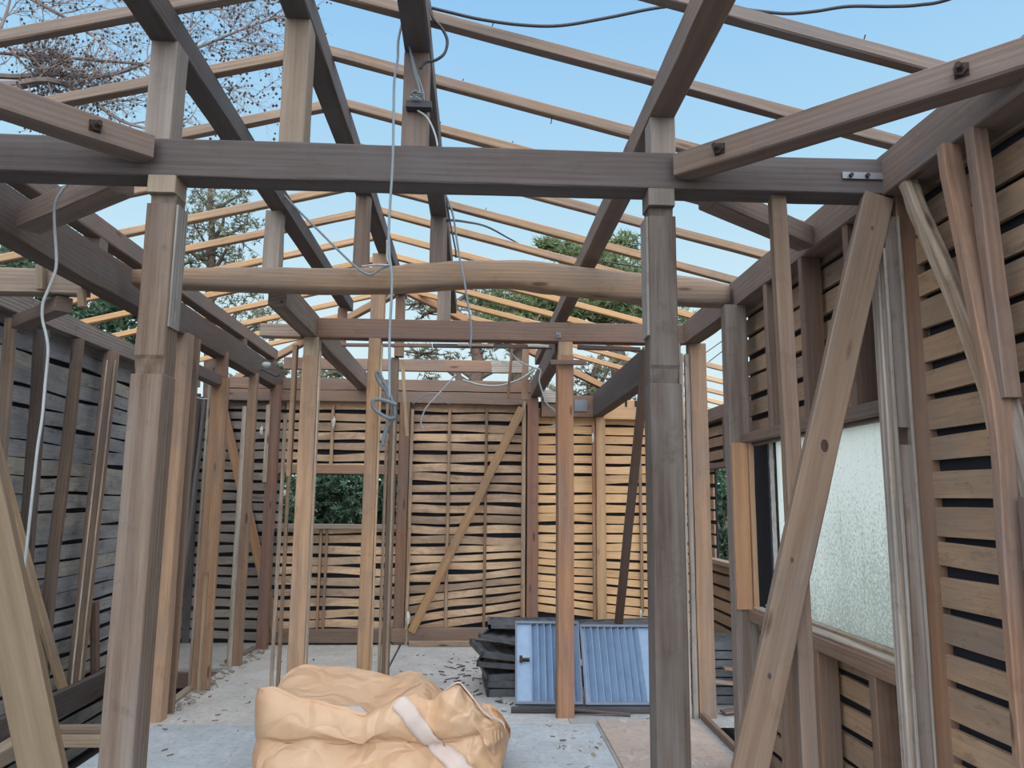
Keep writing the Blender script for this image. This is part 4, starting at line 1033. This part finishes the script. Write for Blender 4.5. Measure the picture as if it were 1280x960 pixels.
q = random.Random(3); pts3 = [Vector((a.x+q.uniform(-.03, .03), 2.52+q.uniform(-.01, .008), a.z+.02+q.uniform(-.012, .02))) for _ in range(11)]
V2, F2 = tube_mesh(smooth_path(pts3, 4), .003, 5); mesh_obj('wire_tangle', V2, F2, GREYCABLE, jb_, None, None, True); reparent(jb_, st3)
cable('white cable hanging down the left side in front of the left wall', cpath([(88, 226), (78, 238), (69, 255), (68, 280), (70, 310), (70, 335), (62, 358), (54, 378), (53, 398), (58, 420), (60, 440), (57, 475), (53, 520), (47, 560), (42, 605), (36, 660), (31, 705), (24, 760), (14, 805), (-4, 840)], 2.85), .0054, WHITECABLE)
cable('grey cable swooping from the left purlin to the curved log beam', cpath([(349, 238), (372, 262), (400, 290), (425, 315), (443, 332), (455, 341), (465, 343), (476, 336), (489, 331)], 4.12), .0065, GREYCABLE)
cable('short white cable end lying on the curved log beam', cpath([(484, 300), (484, 322), (486, 331), (470, 331), (452, 333)], 4.11), .006, WHITECABLE)
cable('long thin wire falling from the central purlin past the log beam', cpath([(557, 243), (566, 268), (571, 300), (575, 325), (580, 350), (585, 380), (589, 410), (588, 435)], 4.08), .006, GREYCABLE)
cable('second thin wire beside the strut on the log beam', cpath([(558, 250), (563, 280), (569, 310), (570, 322)], 4.12), .005, RUBBER)
cable('thin curved wire from the strut towards the pine trees', cpath([(560, 275), (580, 277), (610, 284), (640, 300), (672, 316), (710, 325)], [4.2, 4.6, 5.6, 7.5, 10, 13]), .008, RUBBER)
cable('power line crossing the pines behind the roof', cpath([(672, 316), (740, 325), (830, 340), (930, 372)], 13), .012, RUBBER)
for i, (p0, p1_) in enumerate([((868, 432), (900, 408)), ((872, 448), (906, 424)), ((876, 460), (912, 432))]):
    cable(['upper', 'middle', 'lower'][i]+' slanting overhead line seen in the gap of the right wall', [pt(*p0, Y=14), pt(*p1_, Y=12)], .008, RUBBER)
# coiled grey cables at the jamb
cable('thick grey cable loop sticking out left of the door jamb, upper curl', cpath([(487, 505), (482, 488), (474, 478), (470, 468), (473, 464), (478, 474), (486, 490), (492, 506), (494, 520)], 5.05), .011, GREYCABLE)
cable('thick grey cable loop sticking out left of the door jamb, lower curl', cpath([(496, 506), (485, 502), (472, 499), (466, 502), (467, 510), (475, 517), (487, 523), (494, 521)], 5.0), .012, GREYCABLE)
cable('thick grey cable dropping from the coils beside the door jamb', cpath([(494, 522), (486, 530), (480, 545), (478, 558)], 5.03), .012, GREYCABLE)
cable('pale wire hanging in the rear bay in a long curve', cpath([(570, 468), (555, 485), (545, 496), (534, 508), (528, 520), (526, 532), (529, 535)], 6.6), .008, WHITECABLE)
cable('thin wire arching across the rear bay', cpath([(515, 506), (530, 495), (545, 492), (555, 500), (562, 506)], 6.8), .005, GREYCABLE)
cable('white cable drooping between the rear rail and the right-hand roof beam', cpath([(578, 475), (600, 481), (625, 482), (650, 474), (668, 462)], 6.9), .009, WHITECABLE)
cable('white wire over the right-hand roof beam hanging in a hook', cpath([(636, 438), (650, 452), (668, 460), (676, 463), (674, 475), (678, 490), (684, 505), (695, 515), (697, 528), (688, 534)], 5.3), .006, WHITECABLE)
cable('thin rod-like wire between two left partition posts', cpath([(243, 495), (250, 498), (260, 499)], 5.9), .006, WHITECABLE)
cable('dark wire on the far end of the left partition beam', cpath([(311, 448), (318, 458), (330, 463), (345, 470), (350, 468)], 7.0), .009, RUBBER)
a = pt(332, 457, Y=6.6); V2, F2 = tube_mesh([a+Vector((-.03, 0, 0)), a+Vector((.0, 0, 0)), a+Vector((.04, 0, .01))], [.022, .034, .02], 10)
ins = mesh_obj('insulator', [v-a for v in V2], F2, WHITECABLE, None, a, None, True); ins.matrix_basis = Matrix.Translation(a); reparent(ins, bpy.data.objects['inner_beam'])
a = pt(382, 530, Y=YR+.03); mb = MB()
# dab of mortar
for (px, py, Yv, r, lb) in [(417, 528, YR+.03, .035, 'white dab of mortar on the batten above the rear window'), (801, 768, YR+.03, .03, 'white dab of mortar low on the thin right batten'), (327, 538, 7.48, .03, 'white plaster bit on the dark red-brown post'), (741, 548, YR-.03, .03, 'white plaster bit beside the pale rear post'), (510, 774, YR-.03, .04, 'white plaster bit at the foot of the long brace')]:
    c = pt(px, py, Y=Yv); q = random.Random(px); Vv = []; Ff = []
    for i in range(7):
        for k in range(8):
            al = math.pi*i/6; be = 2*math.pi*k/8; rr_ = r*(1+q.uniform(-.3, .3))
            Vv.append((rr_*.5*math.sin(al)*math.cos(be), rr_*.4*math.sin(al)*math.sin(be), rr_*1.6*math.cos(al)))
    for i in range(6):
        for k in range(8): Ff.append((i*8+k, i*8+(k+1) % 8, (i+1)*8+(k+1) % 8, (i+1)*8+k))
    d_ = mesh_obj('mortar_dab', Vv, Ff, PLASTER, None, c, None, True); d_.matrix_basis = Matrix.Translation(c)
    host = min((o for o in bpy.data.objects if o.parent is None and o.get('category') in ('batten', 'post', 'brace') and o.type == 'MESH'), key=lambda o: min(((o.matrix_basis @ v.co)-c).length for v in o.data.vertices))
    reparent(d_, host)

# ================================================================== TREES
def tuft(V, Fc, p, r, q, n_=8, wd=.10, droop=.0):
    for _ in range(n_):
        d = Vector((q.gauss(0, 1), q.gauss(0, 1), q.gauss(.25-droop, .8))); d.normalize(); d *= r*q.uniform(.6, 1.15)
        s_ = d.cross(Vector((q.gauss(0, 1), q.gauss(0, 1), q.gauss(0, 1)))).normalized()*r*wd
        b = len(V); V += [p-s_, p+s_, p+d]; Fc.append((b, b+1, b+2))
def tree(label, trunk, tr, pads, mat, dens, tr_r, cat='tree', name='pine_tree', seed=1, flat=.55, n_=8, wd=.10, group=None):
    """trunk: 3-D points; pads: (px, py, Y, radius in metres)"""
    q = random.Random(seed); P = [Vector(p) for p in trunk]; O = P[0].copy()
    t = empty(name, label, cat, O, group)
    mb = MB(); sp = smooth_path(P, 5); mb.add(*tube_mesh(sp, [tr*(1-.75*i/(len(sp)-1)) for i in range(len(sp))], 8))
    V = []; Fc = []
    for pd in pads:
        c = pt(pd[0], pd[1], Y=pd[2]); R = pd[3]
        c.y += q.uniform(-.4, .4)
        # branch from the trunk to the pad
        near = min(sp, key=lambda s_: (s_-c+Vector((0, 0, R*1.2))).length)
        mid = near.lerp(c, .55)+Vector((q.uniform(-.1, .1), q.uniform(-.1, .1), -.08*R))
        mb.add(*tube_mesh(smooth_path([near, mid, c], 4), [tr*.32*(1-.7*i/8) for i in range(9)], 5))
        for _ in range(int(dens*R*R*12)):
            d = Vector((q.gauss(0, 1), q.gauss(0, 1), q.gauss(0, 1))); d.normalize(); d *= R*(q.random()**.45); d.z *= flat
            p = c+d
            p += noise.noise_vector(p*1.3)*.25*R
            tuft(V, Fc, p, tr_r, q, n_, wd)
        for _ in range(int(5+R*6)):
            e = c+Vector((q.gauss(0, .5)*R, q.gauss(0, .5)*R, q.gauss(0, .35)*R*flat*1.5))
            mb.add(*tube_mesh([c, c.lerp(e, .5)+Vector((0, 0, -.04)), e], [tr*.11, tr*.07, tr*.03], 4))
    mb.V = [v-O for v in mb.V]; mb.build('trunk', BARK, t, None, True)
    o = mesh_obj('foliage', [v-O for v in V], Fc, mat, t)
    return t
G = -.6
def gp(px, Y): p = pt(px, 600, Y=Y); return Vector((p.x, Y, G))
Yt = 14.
tree('dark green pine behind the roof, left of the right-hand purlin', [gp(640, Yt), pt(648, 480, Y=Yt), pt(640, 400, Y=Yt), pt(650, 350, Y=Yt)], .20,
     [(622, 392, Yt, .55), (655, 372, Yt, .75), (690, 385, Yt, .6), (640, 415, Yt, .6), (600, 405, Yt, .4), (668, 350, Yt, .45), (600, 375, Yt, .35)], PINE, 60, .15, seed=2)
tree('tall pine with a pale leaning trunk behind the nearest right post', [gp(790, Yt), pt(775, 470, Y=Yt), pt(757, 405, Y=Yt), pt(738, 360, Y=Yt), pt(755, 300, Y=Yt)], .20,
     [(700, 318, Yt, .42), (682, 312, Yt, .25), (740, 325, Yt, .65), (782, 298, Yt, .38), (770, 345, Yt, .6), (800, 372, Yt, .55), (722, 392, Yt, .55), (790, 400, Yt, .6), (760, 388, Yt, .5), (716, 342, Yt, .4), (830, 395, Yt, .5)], PINE, 60, .15, seed=3)
tree('loose pine filling the gap under the third cross beam, right part', [gp(745, 12.5), pt(750, 560, Y=12.5), pt(742, 480, Y=12.5), pt(750, 445, Y=12.5)], .14,
     [(735, 470, 12.5, .35), (765, 452, 12.5, .4), (790, 470, 12.5, .45), (745, 495, 12.5, .4), (775, 497, 12.5, .4), (700, 490, 12.5, .35)], PINE2, 32, .12, seed=4)
tree('thin-branched tree seen through the rear bay under the third cross beam', [gp(598, 13), pt(600, 600, Y=13), pt(592, 500, Y=13), pt(596, 440, Y=13), pt(560, 370, Y=13)], .22,
     [(530, 440, 13, .35), (560, 448, 13, .3), (600, 440, 13, .3), (640, 452, 13, .35), (660, 480, 13, .35), (540, 475, 13, .25), (565, 380, 13, .35), (530, 385, 13, .3), (515, 375, 13, .25), (590, 360, 13, .2)], PINE2, 24, .12, seed=5)
tree('tall sparse grey-green pine behind the nearest left post', [gp(262, 13), pt(262, 500, Y=13), pt(262, 380, Y=13), pt(265, 300, Y=13), pt(262, 225, Y=13)], .14,
     [(250, 245, 13, .5), (285, 265, 13, .5), (300, 300, 13, .5), (245, 285, 13, .45), (275, 320, 13, .55), (240, 330, 13, .45), (300, 345, 13, .5), (310, 280, 13, .3), (290, 380, 13, .55), (330, 400, 13, .45), (255, 395, 13, .5), (320, 430, 13, .4), (225, 300, 13, .4), (300, 240, 13, .3)], PINE2, 34, .10, seed=6, flat=.8)
tree('dense dark evergreen beyond the left wall', [gp(60, 11), pt(65, 560, Y=11), pt(60, 400, Y=11), pt(60, 350, Y=11)], .16,
     [(20, 345, 11, .5), (70, 350, 11, .5), (120, 380, 11, .5), (150, 395, 11, .4), (20, 395, 11, .5), (80, 405, 11, .5), (130, 330, 11, .35), (170, 430, 11, .4), (-20, 360, 11, .5)], BUSH, 50, .12, seed=7, name='evergreen_tree', flat=.8, wd=.25)
tree('pale green treetop at the upper left above the left beam', [gp(-40, 12), pt(-10, 400, Y=12), pt(10, 300, Y=12), pt(20, 250, Y=12)], .13,
     [(10, 245, 12, .5), (45, 262, 12, .4), (-20, 270, 12, .5), (70, 285, 12, .35), (125, 300, 12, .3)], PINE2, 40, .11, seed=8)
tree('light green shrub top in the gap above the left part of the rear wall', [gp(380, 11), pt(380, 560, Y=11), pt(380, 490, Y=11)], .1,
     [(350, 462, 11, .25), (380, 480, 11, .3), (420, 470, 11, .3), (340, 485, 11, .3), (440, 492, 11, .3), (300, 480, 11, .3)], PINE2, 50, .11, cat='shrub', name='shrub', seed=9, wd=.2)
tree('dense dark green shrub filling the rear window opening', [gp(430, 10), pt(432, 740, Y=10), pt(435, 680, Y=10)], .1,
     [(385, 610, 10, .40), (420, 600, 10.2, .42), (460, 615, 10, .42), (490, 600, 10, .3), (400, 650, 9.9, .42), (445, 655, 10, .42), (480, 660, 10, .38), (365, 650, 10, .3), (430, 690, 9.8, .4), (380, 690, 10, .35), (470, 700, 10, .35)], BUSH, 110, .085, cat='shrub', name='shrub', seed=10, flat=.9, wd=.30)
tree('grey-green shrub filling the lean-to window at the right', [gp(900, 9.6), pt(900, 800, Y=9.6), pt(900, 740, Y=9.6)], .1,
     [(880, 610, 9.6, .4), (912, 620, 9.6, .4), (900, 670, 9.6, .42), (880, 700, 9.6, .35), (925, 690, 9.6, .4), (895, 740, 9.6, .35), (935, 630, 9.6, .3), (900, 590, 9.6, .3)], BUSH, 90, .085, cat='shrub', name='shrub', seed=11, flat=.9, wd=.25)

# bare tree with cones at the upper left
q = random.Random(21)
TY = 8.6
root = empty('bare_tree', 'sparse bare-twigged tree with little dark cones filling the upper left sky', 'tree', (-7.4, TY, G))
O = Vector((-7.4, TY, G)); mb = MB()
tp = [O, Vector((-7.3, TY, 2)), Vector((-7.0, TY, 4.2)), Vector((-6.6, TY, 6.2)), Vector((-6.5, TY, 8))]
sp = smooth_path(tp, 5); mb.add(*tube_mesh(sp, [.20*(1-.7*i/(len(sp)-1)) for i in range(len(sp))], 9))
cones = []; tw = MB()
def grow(p, d, L, r, lev):
    n_ = 4; P = [p]; dd = d.copy()
    for i in range(n_):
        dd = (dd+Vector((q.gauss(0, .20), q.gauss(0, .20), q.gauss(-.01, .20)))).normalized(); P.append(P[-1]+dd*L/n_)
    tw.add(*tube_mesh(P, [r*(1-.55*i/n_) for i in range(n_+1)], 4 if lev > 0 else 5))
    if lev >= 3:
        if q.random() < .34: cones.append(P[-1])
        if q.random() < .15: cones.append(P[2])
        return
    for i in range(1, n_+1):
        for _ in range(2 if lev < 2 else 1):
            a = q.choice((-1, 1))*q.uniform(.5, 1.1)
            ax = Vector((q.gauss(0, .4), q.gauss(0, 1), q.gauss(0, .4))).normalized()
            nd = Matrix.Rotation(a, 3, ax) @ dd
            grow(P[i], nd, L*q.uniform(.42, .62), r*.5, lev+1)
mains = [([(-140, 70), (0, 95), (60, 92), (130, 95), (185, 78), (240, 62), (300, 38), (345, 22)], .04, .62),
         ([(-120, -60), (0, -20), (60, 10), (110, 40), (140, 70)], .035, .6),
         ([(-120, 90), (0, 105), (60, 100), (100, 115), (150, 150), (200, 165)], .05, .5),
         ([(-100, 20), (0, 40), (40, 60), (75, 90)], .03, .5),
         ([(0, -80), (80, -40), (150, -5), (230, 10), (290, 12)], .03, .6),
         ([(180, 80), (215, 100), (260, 105), (320, 120)], .015, .45),
         ([(100, -60), (200, -40), (280, -20), (340, 5)], .025, .5),
         ([(-60, -60), (-10, 30), (20, 70), (60, 110)], .03, .5),
         ([(-40, 140), (-10, 60), (10, 10), (20, -40)], .03, .5),
         ([(-100, 120), (0, 112), (50, 104), (75, 84), (50, 86)], .035, .3)]
for (L, r, sub) in mains:
    P = smooth_path([pt(x, y, Y=TY+q.uniform(-.25, .25)) for x, y in L], 4)
    tw.add(*tube_mesh(P, [r*(1-.75*i/(len(P)-1)) for i in range(len(P))], 6))
    for i in range(6, len(P)):
        for _ in range(1+(i % 2)):
            d = (P[i]-P[i-1]).normalized(); a = q.choice((-1, 1))*q.uniform(.4, 1.2)
            nd = Matrix.Rotation(a, 3, Vector((q.gauss(0, .3), 1, q.gauss(0, .3))).normalized()) @ d
            grow(P[i], nd, sub*q.uniform(.6, 1.1), r*.16+.002, 1)
    cn = min(sp, key=lambda s_: (s_-P[0]).length); mb.add(*tube_mesh([cn, P[0]], [r*1.4, r], 6))
mb.V = [v-O for v in mb.V]; mb.build('trunk', BARK, root, None, True)
tw.V = [v-O for v in tw.V]; tw.build('branches', TWIG, root)
V = []; Fc = []
for c in cones[:2600]:
    r = q.uniform(.010, .022); b = len(V); c = c-O
    V += [c+Vector(v)*r for v in ((1, 0, 0), (0, 1, 0), (-1, 0, 0), (0, -1, 0), (0, 0, 1.2), (0, 0, -1.2))]
    for f in ((0, 1, 4), (1, 2, 4), (2, 3, 4), (3, 0, 4), (1, 0, 5), (2, 1, 5), (3, 2, 5), (0, 3, 5)): Fc.append(tuple(b+k for k in f))
o = mesh_obj('cones', V, Fc, CONE, root); o['kind'] = 'stuff'

# ================================================================== SKY AND LIGHT
wd_ = bpy.data.worlds.new('sky'); S.world = wd_; wd_.use_nodes = True; nt = wd_.node_tree; nt.nodes.clear()
ow = nt.nodes.new('ShaderNodeOutputWorld'); bg = nt.nodes.new('ShaderNodeBackground'); tc = nt.nodes.new('ShaderNodeTexCoord')
sx = nt.nodes.new('ShaderNodeSeparateXYZ'); cr_ = nt.nodes.new('ShaderNodeValToRGB')
nt.links.new(tc.outputs['Generated'], sx.inputs[0]); nt.links.new(sx.outputs[2], cr_.inputs[0]); nt.links.new(cr_.outputs[0], bg.inputs[0]); nt.links.new(bg.outputs[0], ow.inputs[0])
e = cr_.color_ramp.elements
stops = [(0., (120, 112, 104)), (.02, (224, 238, 242)), (.22, (212, 238, 247)), (.38, (180, 221, 245)), (.58, (148, 200, 243)), (1., (120, 178, 238))]
while len(e) < len(stops): e.new(.5)
for i, (p, c) in enumerate(stops): e[i].position = p; e[i].color = lin(c)+(1,)
# added, unseen sky glow overhead, beside and behind the camera brightens the timbers
def wm(op, a, b):
    o = nt.nodes.new('ShaderNodeMath'); o.operation = op
    for i, v in enumerate((a, b)):
        if hasattr(v, 'is_linked'): nt.links.new(v, o.inputs[i])
        else: o.inputs[i].default_value = v
    return o.outputs[0]
back = wm('MAXIMUM', wm('SUBTRACT', .60, sx.outputs[1]), 0.)
high = wm('MAXIMUM', wm('SUBTRACT', sx.outputs[2], .60), 0.)
up_only = wm('GREATER_THAN', sx.outputs[2], 0.)
k_ = wm('ADD', 1.0, wm('MULTIPLY', up_only, wm('ADD', wm('MULTIPLY', back, 1.9), wm('MULTIPLY', high, 3.0))))
nt.links.new(k_, bg.inputs[1])
mxw = nt.nodes.new('ShaderNodeMix'); mxw.data_type = 'RGBA'
nt.links.new(wm('MINIMUM', wm('ADD', wm('MULTIPLY', back, 1.6), high), .8), mxw.inputs[0])
nt.links.new(cr_.outputs[0], mxw.inputs[6]); mxw.inputs[7].default_value = (.86, .87, .88, 1); nt.links.new(mxw.outputs[2], bg.inputs[0])
sun = bpy.data.lights.new('sun', 'SUN'); sun.energy = .45; sun.angle = math.radians(25); sun.color = (1, .90, .78)
so = bpy.data.objects.new('sun', sun); COL.objects.link(so)
so.matrix_world = Vector((.05, .80, -.55)).to_track_quat('-Z', 'Y').to_matrix().to_4x4()
vs = S.view_settings; vs.view_transform = 'Standard'; vs.look = 'None'; vs.exposure = 0; vs.gamma = 1; vs.use_curve_mapping = False
